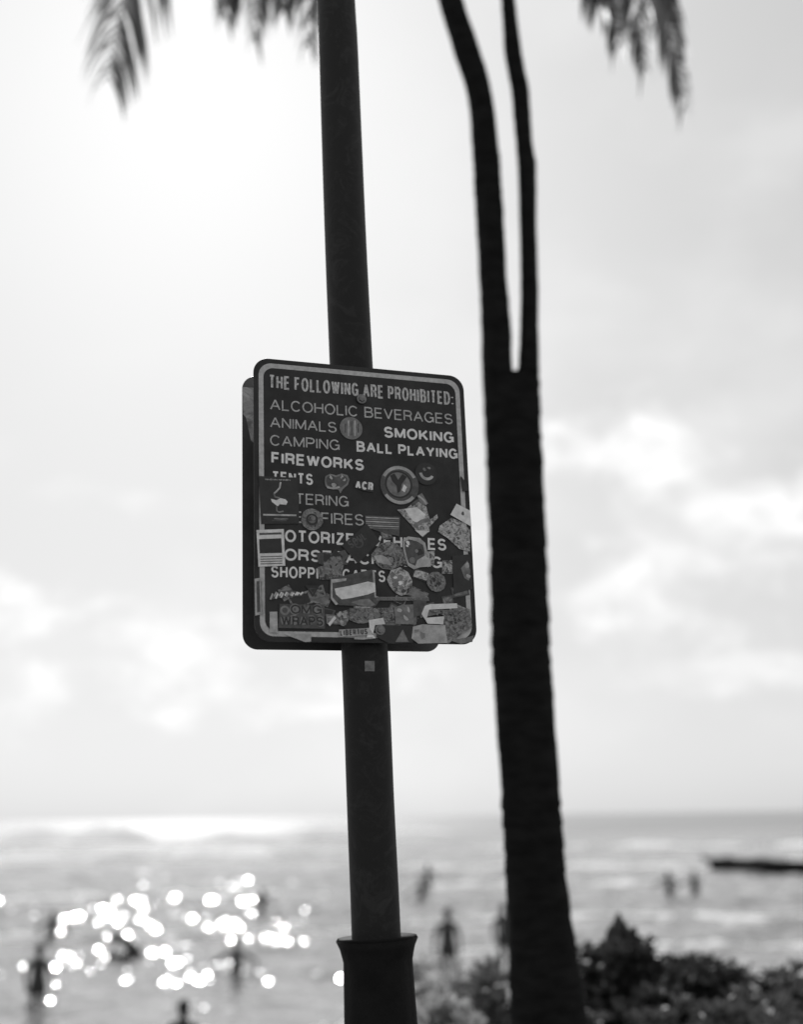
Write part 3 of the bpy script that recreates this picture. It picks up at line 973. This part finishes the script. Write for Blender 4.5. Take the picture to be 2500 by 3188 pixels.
def locb(x, y):
    dd = ray(x, y)
    tt = (SB - EYE).dot(SN) / dd.dot(SN)
    p = EYE + dd * tt - SB
    return (p.dot(SU), p.dot(SV))


tl, bl, brc = locb(745, 1166), locb(764, 2020), locb(1372, 2034)
bw_, bh_ = 0.602, (tl[1] - bl[1])
cx = (min(tl[0], bl[0]) + brc[0]) / 2
wB = brc[0] - (tl[0] + bl[0]) / 2
cy = (tl[1] + (bl[1] + brc[1]) / 2) / 2
sb = empty('rear_sign', (0, 0, 0), 'bare metal back of a second sign behind the stickered one', 'sign')
SBM = SIGN_M.copy()
SBM.translation = SB + SU * ((tl[0] + bl[0]) / 2 + brc[0]) * 0.5 + SV * cy
sb.matrix_world = SBM
plate('panel', rrect(wB, bh_, 0.04), -0.0035, 0.0, MT['back'], sb, 0.0008)
for yb in (0.27, -0.27):
    plate('bracket', [(-0.09, yb - 0.018), (0.09, yb - 0.018), (0.09, yb + 0.018), (-0.09, yb + 0.018)], 0.0002, 0.014, MT['back'], sb)
off = ((tl[0] + bl[0]) / 2 + brc[0]) * 0.5
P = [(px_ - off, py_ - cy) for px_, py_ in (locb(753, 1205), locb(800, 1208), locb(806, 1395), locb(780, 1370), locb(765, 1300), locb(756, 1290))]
o = flat('sticker', P, 0.0006, MT['painted_sheen'], sb)  # no real sticker: reflection on the bare metal, painted as a pale patch
o['label'] = 'pale reflection painted as a thin patch on the exposed left edge'

# ------------------------------------------------------------------ twin palm
YPALM = 6.5


def bark_tube(name, rows, Y, n, parent, org, ysc=(1, 1), seed=0, extra_top=(), extra_bottom=()):
    rg = random.Random(seed)
    P = list(extra_bottom) + [at(c, y, Y) for (y, c, w) in rows] + list(extra_top)
    Rr = [w * depth(at(c, y, Y)) / F / 2 for (y, c, w) in rows]
    Rr = [Rr[0] * (1.0 + 0.22 * (len(extra_bottom) - i)) for i in range(len(extra_bottom))] + Rr + [Rr[-1] * (1 - 0.06 * (i + 1)) for i in range(len(extra_top))]
    fine = spline(P, n)
    seg = np.linspace(0, len(P) - 1, n)
    rr = np.interp(seg, range(len(P)), Rr)
    L = 0.0
    last, amp, nxt = 0.0, 0.03, -1.0
    out = []
    phase = 0.0
    step = 0.075
    for i in range(n):
        if i: L += (fine[i] - fine[i - 1]).length
        if L > nxt:
            nxt = L + rg.uniform(0.035, 0.15)
            last = L
            amp = rg.uniform(-0.01, 0.06)
        f = (L - last) / max(0.01, nxt - last)
        out.append(rr[i] * (1 + amp * (0.6 - f)))
    phs = [rg.uniform(0, 6.28) for _ in range(4)]
    shape = lambda i, t: 1 + 0.025 * math.sin(2 * t + phs[0] + i * 0.045) + 0.02 * math.sin(5 * t + phs[1] - i * 0.11) + 0.012 * math.sin(t + phs[2] + i * 0.31) + rg.uniform(-0.006, 0.006)
    ys = interp([0, n - 1], ysc, range(n))
    V, Fc = tube_data([p - org for p in fine], out, 28, True, ys, shape)
    return mesh_obj(name, V, Fc, MT['bark'], parent, True), fine


base = at(1700, 3188, YPALM)
palm = empty('palm_tree', (base.x + 0.03, YPALM, 0.0), 'tall dark ringed palm trunk forking into two stems right of the sign', 'palm tree')
po = Vector(palm.location)
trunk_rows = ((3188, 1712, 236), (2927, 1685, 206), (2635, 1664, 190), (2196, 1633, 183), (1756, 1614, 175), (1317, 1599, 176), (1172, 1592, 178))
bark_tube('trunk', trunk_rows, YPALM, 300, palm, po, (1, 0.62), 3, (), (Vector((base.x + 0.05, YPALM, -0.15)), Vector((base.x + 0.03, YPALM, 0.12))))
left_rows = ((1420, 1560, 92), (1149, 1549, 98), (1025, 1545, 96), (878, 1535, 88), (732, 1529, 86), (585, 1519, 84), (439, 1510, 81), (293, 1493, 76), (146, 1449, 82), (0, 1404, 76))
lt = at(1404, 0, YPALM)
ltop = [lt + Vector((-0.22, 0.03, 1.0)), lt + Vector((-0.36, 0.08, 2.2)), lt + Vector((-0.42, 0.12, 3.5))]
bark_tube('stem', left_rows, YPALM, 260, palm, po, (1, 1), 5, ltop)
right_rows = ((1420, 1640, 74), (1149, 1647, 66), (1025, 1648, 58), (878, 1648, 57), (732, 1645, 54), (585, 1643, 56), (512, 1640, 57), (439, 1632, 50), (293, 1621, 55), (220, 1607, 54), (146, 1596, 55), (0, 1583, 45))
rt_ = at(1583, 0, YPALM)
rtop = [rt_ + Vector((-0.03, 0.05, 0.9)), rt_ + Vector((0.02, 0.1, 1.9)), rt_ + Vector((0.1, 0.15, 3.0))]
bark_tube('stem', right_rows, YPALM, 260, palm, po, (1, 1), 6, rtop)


def frond(root, tip, sag, parent, org, rg, leaf=0.75, n=44, hang=0.55):
    """a feather leaf: tapering rachis that rises, bends and droops, with two rows of hanging leaflets"""
    root, tip = Vector(root), Vector(tip)
    m1 = root.lerp(tip, 0.35)
    m1.z = root.z + sag * 0.8
    m2 = tip + Vector((root.x - tip.x, root.y - tip.y, 0)) * 0.06
    m2.z = tip.z + max(0.5, 0.85 * (root.z + sag * 0.8 - tip.z))
    path = [(1 - t) ** 3 * root + 3 * t * (1 - t) ** 2 * m1 + 3 * t * t * (1 - t) * m2 + t ** 3 * tip for t in [i / 40 for i in range(41)]]
    V, Fc = tube_data([p - org for p in path], [0.028 * (1 - i / 41) + 0.003 for i in range(41)], 6, True)
    fo = mesh_obj('frond', V, Fc, MT['rachis'], parent, True)
    V, Fc = [], []
    down = Vector((0, 0, -1))
    for i in range(n):
        t = 0.16 + 0.84 * i / (n - 1)
        f = t * 40
        a = min(39, int(f))
        p = path[a].lerp(path[a + 1], f - a)
        d = (path[a + 1] - path[a]).normalized()
        side = d.cross(Vector((0, 0, 1)))
        if side.length < 0.05: side = Vector((1, 0, 0))
        side.normalize()
        ll = leaf * (math.sin(math.pi * min(1, 0.18 + 0.72 * t)) ** 0.7) * rg.uniform(0.8, 1.1)
        for sgn in (-1, 1):
            if rg.random() < 0.05: continue
            dirv = (side * sgn * rg.uniform(0.5, 0.8) + d * rg.uniform(0.45, 0.8)).normalized()
            w = 0.034 * rg.uniform(0.8, 1.25)
            wv = dirv.cross(Vector((0, 0, 1))).normalized() * w
            k0 = len(V)
            for j, (s, ww) in enumerate(((0, 0.6), (0.35, 1.0), (0.7, 0.75), (1.0, 0.08))):
                q = p + dirv * (ll * s * (1 - 0.30 * hang * s)) + down * (ll * hang * s * s)
                V += [q + wv * ww - org, q - wv * ww - org]
            for j in range(3):
                Fc.append((k0 + 2 * j, k0 + 2 * j + 1, k0 + 2 * j + 3, k0 + 2 * j + 2))
    tag(mesh_obj('leaflets', V, Fc, MT['frond'], fo), kind='stuff')
    return fo


rg = random.Random(21)
CL, CR = ltop[-1], rtop[-1]
# fronds whose drooping ends reach into view (tips found from the photograph at the reach of the crown)
FR = ((CL, at(340, 235, 10.6), 1.3, 0.85, 0.8), (CL, at(700, 40, 10.4), 1.1, 0.45, 1.2), (CL, at(790, 110, 10.0), 1.2, 0.42, 1.2), (CL, at(960, 130, 10.3), 1.1, 0.42, 1.2), (CL, at(880, 30, 10.8), 1.1, 0.45, 1.2),
      (CR, at(2130, 330, 10.4), 1.2, 0.42, 1.3), (CR, at(2010, 200, 9.8), 1.2, 0.42, 1.3), (CR, at(1930, 130, 10.2), 1.2, 0.45, 1.3), (CR, at(1860, 20, 9.9), 1.0, 0.45, 1.2), (CR, at(2080, 60, 10.6), 1.2, 0.45, 1.3))
for (c, tip, sag, lf, hg) in FR:
    frond(c, tip, sag, palm, po, rg, lf, 56, hg)
for c, k0 in ((CL, 9), (CR, 9)):
    for i in range(k0):
        a = math.pi + math.pi * (i + rg.random() * 0.6) / k0 if i < 6 else rg.random() * 6.28
        up = rg.uniform(0.2, 1.6) if i < 6 else rg.uniform(1.5, 2.6)
        Lh = rg.uniform(2.2, 3.2) if i < 6 else rg.uniform(1.0, 2.0)
        tip = c + Vector((math.cos(a) * Lh, math.sin(a) * Lh, up - 0.2))
        frond(c, tip, 1.2, palm, po, rg, 0.7, 40, 0.6)


# ------------------------------------------------------------------ shrubs
def shrub(px, ytop, Y, halfw, label, m='leaf', nleaf=700, leaf=0.10, depth_=0.6, spike=None, flat_top=0.0, seed=0):
    rg = random.Random(seed)
    top = at(px, ytop + 0.27 * leaf * F / Y, Y)           # the outermost leaves stand a little above the crown
    g = float(ground_z(0, Y))
    hw = halfw * depth(top) / F
    H = top.z - g
    root = empty('shrub', (top.x, Y, g), label, 'shrub', 'shrubs along the top of the beach')
    V, Fc = [], []
    lump = [(rg.uniform(-0.8, 0.8), rg.uniform(-0.7, 0.7), rg.uniform(0.62, 1.0), rg.uniform(0.25, 0.45)) for _ in range(9)]

    def put(p, ax, L, W):
        ax = ax.normalized()
        s = ax.cross(Vector((rg.uniform(-1, 1), rg.uniform(-1, 1), rg.uniform(-1, 1)))).normalized()
        nn = ax.cross(s)
        k0 = len(V)
        V.extend([p, p + ax * L * 0.55 + s * W + nn * 0.008, p + ax * L * 0.55 - s * W + nn * 0.008, p + ax * L + s * W * 0.5 - nn * L * 0.10, p + ax * L - s * W * 0.5 - nn * L * 0.10])
        Fc.append((k0, k0 + 1, k0 + 2))
        Fc.append((k0 + 1, k0 + 3, k0 + 4, k0 + 2))
    done = 0
    while done < nleaf:
        if rg.random() < 0.7 and not flat_top:
            lx, ly, lz, lr = rg.choice(lump)
            a, b2 = rg.uniform(0, 6.28), math.acos(rg.uniform(-0.3, 1))
            c = Vector(((lx + lr * math.sin(b2) * math.cos(a)) * hw, (ly + lr * math.sin(b2) * math.sin(a)) * depth_, (lz - lr + lr * math.cos(b2)) * H))
        else:
            x, y = rg.uniform(-1, 1), rg.uniform(-1, 1)
            hmax = 1.0 if flat_top else math.sqrt(max(0.05, 1 - 0.75 * (x * x + y * y)))
            c = Vector((x * hw, y * depth_, H * hmax * (1 - 0.85 * rg.random() ** 2)))
        if c.z < 0.02 or c.z > H * 1.05: continue
        nl = rg.randint(5, 8)
        for i in range(nl):
            a = 6.28 * i / nl + rg.random()
            ax = Vector((math.cos(a), math.sin(a), rg.uniform(0.1, 1.1)))
            put(c, ax, leaf * rg.uniform(0.7, 1.2), leaf * 0.22)
        done += nl
    tag(mesh_obj('foliage', V, Fc, MT[m], root), kind='stuff')
    SV_, SF = [], []
    for i in range(9):
        e = Vector((rg.uniform(-0.8, 0.8) * hw, rg.uniform(-0.7, 0.7) * depth_, H * rg.uniform(0.6, 0.95)))
        b0 = Vector((e.x * 0.25, e.y * 0.25, -0.08))
        v, f = tube_data(spline([b0, b0.lerp(e, 0.5) + Vector((0.03, 0, 0.05)), e], 6), [0.014, 0.012, 0.010, 0.008, 0.006, 0.004], 6)
        k0 = len(SV_)
        SV_ += v
        SF += [tuple(k0 + q for q in ff) for ff in f]
    mesh_obj('stems', SV_, SF, MT['twig'], root)
    if spike:
        sp0, sp1 = at(spike[0], spike[1], Y), at(spike[2], spike[3], Y)
        o = Vector(root.location)
        for j, off in enumerate(((0, 0), (0.02, -0.2), (-0.03, 0.25))):
            tip = sp1 + Vector((off[0] * 2, 0, -abs(off[1]) * 0.35))
            bot = sp0 + Vector((off[0], 0, -0.25))
            w = 0.06
            P = [bot.lerp(tip, s_) for s_ in (0, 0.3, 0.6, 0.85, 1)]
            VV, FF = [], []
            for s_, p, ww in zip((0, 0.3, 0.6, 0.85, 1), P, (0.4, 0.9, 1.0, 0.6, 0.05)):
                VV += [p + Vector((w * ww, 0.02, 0)) - o, p + Vector((0, -0.012, 0)) - o, p + Vector((-w * ww, 0.02, 0)) - o]
            for q in range(4):
                FF += [(3 * q, 3 * q + 1, 3 * q + 4, 3 * q + 3), (3 * q + 1, 3 * q + 2, 3 * q + 5, 3 * q + 4)]
            mesh_obj('leaf_blade', VV, FF, MT['leafdark'], root)
    return root


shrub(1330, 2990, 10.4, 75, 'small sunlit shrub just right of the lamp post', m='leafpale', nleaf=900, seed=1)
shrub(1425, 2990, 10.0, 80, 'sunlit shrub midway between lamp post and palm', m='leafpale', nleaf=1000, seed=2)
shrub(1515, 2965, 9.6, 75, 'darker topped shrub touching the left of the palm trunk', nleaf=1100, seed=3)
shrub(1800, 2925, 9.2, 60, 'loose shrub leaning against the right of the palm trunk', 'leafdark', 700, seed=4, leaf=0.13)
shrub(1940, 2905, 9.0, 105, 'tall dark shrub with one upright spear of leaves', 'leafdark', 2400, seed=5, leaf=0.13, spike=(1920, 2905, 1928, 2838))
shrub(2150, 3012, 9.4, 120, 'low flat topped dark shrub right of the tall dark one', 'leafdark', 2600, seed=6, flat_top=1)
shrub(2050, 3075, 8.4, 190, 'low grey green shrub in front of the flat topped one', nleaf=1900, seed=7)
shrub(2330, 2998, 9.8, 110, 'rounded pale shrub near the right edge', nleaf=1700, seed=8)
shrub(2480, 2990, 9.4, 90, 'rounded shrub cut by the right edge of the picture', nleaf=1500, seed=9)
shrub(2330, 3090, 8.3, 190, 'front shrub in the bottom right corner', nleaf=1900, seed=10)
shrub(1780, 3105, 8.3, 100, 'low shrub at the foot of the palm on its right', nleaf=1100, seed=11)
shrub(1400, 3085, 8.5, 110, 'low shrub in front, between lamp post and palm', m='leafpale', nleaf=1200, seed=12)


# ------------------------------------------------------------------ people
def skin_mesh(joints, edges, root):
    me = bpy.data.meshes.new('b')
    names = list(joints)
    me.from_pydata([joints[n][0] for n in names], [(names.index(a), names.index(b_)) for a, b_ in edges], [])
    ob = bpy.data.objects.new('b', me)
    COL.objects.link(ob)
    sk = ob.modifiers.new('s', 'SKIN')
    for i, n in enumerate(names):
        rr = joints[n][1]
        me.skin_vertices[0].data[i].radius = rr if isinstance(rr, tuple) else (rr, rr)
        me.skin_vertices[0].data[i].use_root = (n == root)
    sk.use_smooth_shade = True
    ob.modifiers.new('u', 'SUBSURF').levels = 1
    dg = bpy.context.evaluated_depsgraph_get()
    out = bpy.data.meshes.new_from_object(ob.evaluated_get(dg))
    bpy.data.objects.remove(ob)
    return out


def person(feet, heading, label, pose='stand', m='skin', h=1.7):
    s = h / 1.7
    J = {
        'pelvis': ((0, 0, 0.93), (0.155, 0.11)), 'waist': ((0, 0.01, 1.08), (0.135, 0.095)), 'chest': ((0, 0.0, 1.27), (0.165, 0.115)), 'upper': ((0, 0.01, 1.39), (0.12, 0.085)),
        'neck': ((0, 0.0, 1.47), 0.055), 'skull0': ((0, -0.015, 1.545), (0.066, 0.08)), 'skull1': ((0, -0.005, 1.62), (0.074, 0.092)), 'skull2': ((0, 0.0, 1.675), (0.05, 0.06)),
    }
    E_ = [('pelvis', 'waist'), ('waist', 'chest'), ('chest', 'upper'), ('upper', 'neck'), ('neck', 'skull0'), ('skull0', 'skull1'), ('skull1', 'skull2')]
    hold = {'stand': (0.05, 0.12), 'reach': (0.3, 0.35), 'sit': (0.12, 0.3), 'swim': (0.35, 0.45), 'prone': (0.2, 0.5)}[pose]
    for n, sx in (('l', 1), ('r', -1)):
        k = 1 if n == 'l' else 0.6
        J['sho' + n] = ((sx * 0.185, 0.01, 1.38), 0.06)
        J['elb' + n] = ((sx * (0.235 + hold[0] * k), -0.02 - hold[1] * 0.3, 1.10 + hold[0] * 0.2), 0.042)
        J['wri' + n] = ((sx * (0.245 + hold[0] * 0.9 * k), -0.08 - hold[1] * k, 0.86 + hold[1] * 0.55), 0.029)
        wx, wy, wz = J['wri' + n][0]
        J['palm' + n] = ((wx, wy - 0.03, wz - 0.07), (0.018, 0.036))
        E_ += [('upper', 'sho' + n), ('sho' + n, 'elb' + n), ('elb' + n, 'wri' + n), ('wri' + n, 'palm' + n)]
        for fi, (dy, L) in enumerate(((-0.030, 0.07), (-0.010, 0.085), (0.010, 0.08), (0.028, 0.065))):
            J['f%d%s' % (fi, n)] = ((wx - sx * 0.006, wy - 0.04 + dy, wz - 0.11 - L * 0.5), 0.009)
            J['g%d%s' % (fi, n)] = ((wx - sx * 0.02, wy - 0.045 + dy, wz - 0.11 - L), 0.008)
            E_ += [('palm' + n, 'f%d%s' % (fi, n)), ('f%d%s' % (fi, n), 'g%d%s' % (fi, n))]
        J['th' + n] = ((wx - sx * 0.012, wy - 0.075, wz - 0.075), 0.010)
        J['tj' + n] = ((wx - sx * 0.02, wy - 0.09, wz - 0.11), 0.009)
        E_ += [('palm' + n, 'th' + n), ('th' + n, 'tj' + n)]
        if pose == 'sit':
            J['hip' + n] = ((sx * 0.09, -0.03, 0.90), 0.088)
            J['kne' + n] = ((sx * 0.13, -0.42, 1.10), 0.058)
            J['ank' + n] = ((sx * 0.12, -0.66, 0.86), 0.040)
            J['toe' + n] = ((sx * 0.13, -0.84, 0.83), 0.034)
        elif pose == 'prone':
            up = 0.30 if n == 'l' else 0.16
            J['hip' + n] = ((sx * 0.09, 0.02, 0.86), 0.09)
            J['kne' + n] = ((sx * 0.12, 0.0, 0.46), 0.058)
            J['ank' + n] = ((sx * 0.12, up, 0.2), 0.040)
            J['toe' + n] = ((sx * 0.12, up + 0.16, 0.12), 0.034)
        else:
            J['hip' + n] = ((sx * 0.09, 0, 0.86), 0.09)
            J['kne' + n] = ((sx * 0.105, -0.03 * (1 if sx > 0 else -1), 0.48), 0.058)
            J['ank' + n] = ((sx * 0.115, 0.03, 0.09), 0.042)
            J['toe' + n] = ((sx * 0.13, -0.13, 0.035), 0.036)
        E_ += [('pelvis', 'hip' + n), ('hip' + n, 'kne' + n), ('kne' + n, 'ank' + n), ('ank' + n, 'toe' + n)]
    if pose == 'prone':                                   # lying face down, chest raised on the arms
        for n in ('skull0', 'skull1', 'skull2'):
            (x, y, z), r_ = J[n]
            J[n] = ((x, y - (z - 1.47) * 0.9, 1.47 + (z - 1.47) * 0.5), r_)
    body_me = skin_mesh(J, E_, 'pelvis')
    root = empty('person', feet, label, 'person')
    root.rotation_euler = (0, 0, heading)
    root.scale = (s, s, s)
    dz = 0.83 - 0.09 if pose == 'sit' else 0
    tilt = Matrix.Identity(4)
    if pose == 'prone':
        tilt = Matrix.Translation((0, 0, 0.12)) @ Matrix.Rotation(math.radians(52), 4, 'X') @ Matrix.Translation((0, 0, -0.9))
    tr = tilt @ Matrix.Translation((0, 0, -dz))
    body_me.transform(tr)
    body_me.materials.clear()
    body_me.materials.append(MT[m])
    bo = bpy.data.objects.new('body', body_me)
    COL.objects.link(bo)
    bo.parent = root
    hc = Vector(J['skull1'][0]) + Vector((0, 0.015, 0.015))
    bmx = bmesh.new()
    bmesh.ops.create_icosphere(bmx, subdivisions=3, radius=1.0)
    for v in bmx.verts:
        if v.co.y < -0.35 and v.co.z < 0.45: v.co.z = 0.45 + 0.1 * (v.co.z - 0.45)
        v.co = Vector((v.co.x * 0.090, v.co.y * 0.108, max(v.co.z, -0.95) * 0.115))
    bmx.transform(Matrix.Translation(hc))
    bmx.transform(tr)
    bm_obj('hair', bmx, MT['hair'], root, True)
    pv = Vector(J['pelvis'][0])
    sv, sf = tube_data([pv + Vector((0, 0, 0.12)), pv + Vector((0, 0, 0.03)), pv + Vector((0, 0, -0.09)), pv + Vector((0, 0, -0.16))], [0.150, 0.172, 0.180, 0.165], 20, True, [0.78] * 4)
    so_ = mesh_obj('swim_shorts', [tr @ v for v in sv], sf, MT['swim'], root, True)
    # a simple face: nose, brow and ears
    fb = Vector(J['skull0'][0])
    bmx = bmesh.new()
    bmesh.ops.create_cone(bmx, cap_ends=True, segments=6, radius1=0.016, radius2=0.007, depth=0.05, matrix=Matrix.Translation(fb + Vector((0, -0.088, 0.04))) @ Matrix.Rotation(0.35, 4, 'X'))
    for sx in (-1, 1):
        bmesh.ops.create_icosphere(bmx, subdivisions=1, radius=0.022, matrix=Matrix.Translation(fb + Vector((sx * 0.078, 0.02, 0.035))) @ Matrix.Diagonal((0.4, 0.8, 1.4, 1)))
    bmx.transform(tr)
    bm_obj('face', bmx, MT[m], root, True)
    return root


def wader(px, ytop, D, label, heading, pose='stand', m='skin', h=1.7):
    p = at(px, ytop, D)
    head = {'stand': 1.735, 'reach': 1.735, 'swim': 1.735, 'sit': 1.735 - 0.74}[pose] * h / 1.7
    return person((p.x, D, p.z - head), heading, label, pose, m, h)


pi = math.pi
wader(124, 2938, 25.7, 'person wading alone near the left edge', pi, 'stand')
wader(572, 3112, 18.5, 'dark haired person sitting in the shallows at the bottom edge', pi * 0.95, 'sit')
wader(737, 2918, 30, 'bather low in the glitter, lower left of the post', pi, 'swim', 'skin_pale')
wader(818, 2765, 49, 'distant bather in the glitter left of the post', pi * 0.8, 'swim')
wader(165, 2835, 39.6, 'bather among the glints near the left edge', pi, 'swim')
wader(1332, 2690, 60, 'farther of the two bathers just right of the post', pi, 'reach')
wader(1311, 2733, 53, 'nearer of the two bathers just right of the post', pi * 1.2, 'reach')
wader(1392, 2826, 30.2, 'person standing in the water between post and palm', pi, 'stand', h=1.95)
wader(1566, 2812, 30, 'person partly hidden behind the left of the palm trunk', pi * 0.9, 'stand')
wader(2080, 2708, 53, 'bather left of the pair in front of the canoe', pi, 'reach', h=1.8)
wader(2160, 2708, 54, 'bather right of the pair in front of the canoe', pi * 1.1, 'swim', h=1.8)

# bodyboarder
bb = onz(405, 2975, SEA)
person((bb.x, bb.y, SEA + 0.10), -pi / 2 + 0.8, 'person lying on a bodyboard with legs kicked up', 'prone')
nb = 24
V, Fc = [], []
outl = []
for i in range(nb):
    a = 2 * pi * i / nb
    cx_, sy_ = math.cos(a), math.sin(a)
    outl.append((math.copysign(abs(cx_) ** 0.55, cx_) * 0.52, math.copysign(abs(sy_) ** 0.7, sy_) * 0.27))
for z_, sc_ in ((-0.03, 0.94), (0.0, 1.0), (0.03, 0.95)):
    V += [(x * sc_, y * sc_, z_ + 0.10 * max(0, x * 1.6 - 0.4) ** 2) for x, y in outl]
Fc = [tuple(range(nb))[::-1], tuple(range(2 * nb, 3 * nb))]
for q in range(2):
    Fc += [(q * nb + i, q * nb + (i + 1) % nb, (q + 1) * nb + (i + 1) % nb, (q + 1) * nb + i) for i in range(nb)]
bo = empty('bodyboard', (bb.x - 0.15, bb.y, SEA + 0.05), 'dark bodyboard under the lying person', 'bodyboard')
bo.rotation_euler = (0, 0, pi + 0.8)
mesh_obj('deck', V, Fc, MT['foamboard'], bo, True)

# ------------------------------------------------------------------ outrigger canoe
bow, far = onz(2216, 2712, SEA), onz(2500, 2722, SEA)
dirc = Vector((far.x - bow.x, far.y - bow.y, 0)).normalized()
L = 13.5
canoe = empty('outrigger_canoe', (bow.x, bow.y, SEA), 'long dark outrigger canoe with upturned bow at the right edge', 'canoe')
canoe.rotation_euler = (0, 0, math.atan2(dirc.y, dirc.x))
n, m_ = 60, 13
V, Fc = [], []
for i in range(n):
    t = i / (n - 1)
    w = 0.34 * (math.sin(pi * min(1, max(0.02, 0.06 + 0.9 * t))) ** 0.45)
    keel = -0.18 + 0.30 * (max(0, 1 - t * 7) ** 2) + 0.3 * (max(0, 1 - (1 - t) * 7) ** 2)
    gun = 0.74 + 0.02 * math.cos(2 * pi * t)
    for j in range(m_):
        a = pi * j / (m_ - 1)
        c = math.cos(a)
        V.append((t * L, math.copysign(abs(c) ** 0.7, c) * w, gun - (gun - keel) * math.sin(a) ** 0.8))
for i in range(n - 1):
    for j in range(m_ - 1):
        Fc.append((i * m_ + j, (i + 1) * m_ + j, (i + 1) * m_ + j + 1, i * m_ + j + 1))
mesh_obj('hull', V, Fc, MT['hull'], canoe, True)
for sx in (-1, 1):
    P = [Vector(V[i * m_ + (0 if sx > 0 else m_ - 1)]) + Vector((0, 0, 0.012)) for i in range(n)]
    v, f = tube_data(P, [0.028] * n, 6)
    mesh_obj('gunwale', v, f, MT['wood'], canoe, True)
for e, x0, sg in (('bow', 0.0, 1), ('stern', L, -1)):
    P = spline([Vector((x0 + sg * 1.5, 0, 0.72)), Vector((x0 + sg * 0.9, 0, 0.66)), Vector((x0 + sg * 0.3, 0, 0.56)), Vector((x0 - sg * 0.35, 0, 0.70)), Vector((x0 - sg * 0.75, 0, 1.0))], 16)
    v, f = tube_data(P, interp([0, 6, 12, 15], [0.26, 0.2, 0.14, 0.04], range(16)), 10, True, [0.8] * 16)
    mesh_obj('end_cover', v, f, MT['hull'], canoe, True)
for i in range(6):
    x = 2.2 + i * 1.4
    v = [(x, -0.3, 0.6), (x + 0.22, -0.3, 0.6), (x + 0.22, 0.3, 0.6), (x, 0.3, 0.6), (x, -0.3, 0.64), (x + 0.22, -0.3, 0.64), (x + 0.22, 0.3, 0.64), (x, 0.3, 0.64)]
    mesh_obj('seat', v, [(3, 2, 1, 0), (4, 5, 6, 7), (0, 1, 5, 4), (1, 2, 6, 5), (2, 3, 7, 6), (3, 0, 4, 7)], MT['wood'], canoe)
for x in (3.4, 7.2):
    v, f = tube_data(spline([Vector((x, -0.4, 0.79)), Vector((x, 0.5, 0.83)), Vector((x, 1.5, 0.72)), Vector((x, 2.0, 0.05))], 14), [0.045] * 14, 8)
    mesh_obj('outrigger_boom', v, f, MT['wood'], canoe, True)
v, f = tube_data(spline([Vector((1.6, 2.0, 0.32)), Vector((2.4, 2.0, 0.06)), Vector((5.0, 2.0, 0.0)), Vector((8.0, 2.0, 0.02)), Vector((8.8, 2.0, 0.14))], 24), interp([0, 5, 18, 23], [0.03, 0.12, 0.12, 0.04], range(24)), 12)
mesh_obj('float', v, f, MT['hull'], canoe, True)
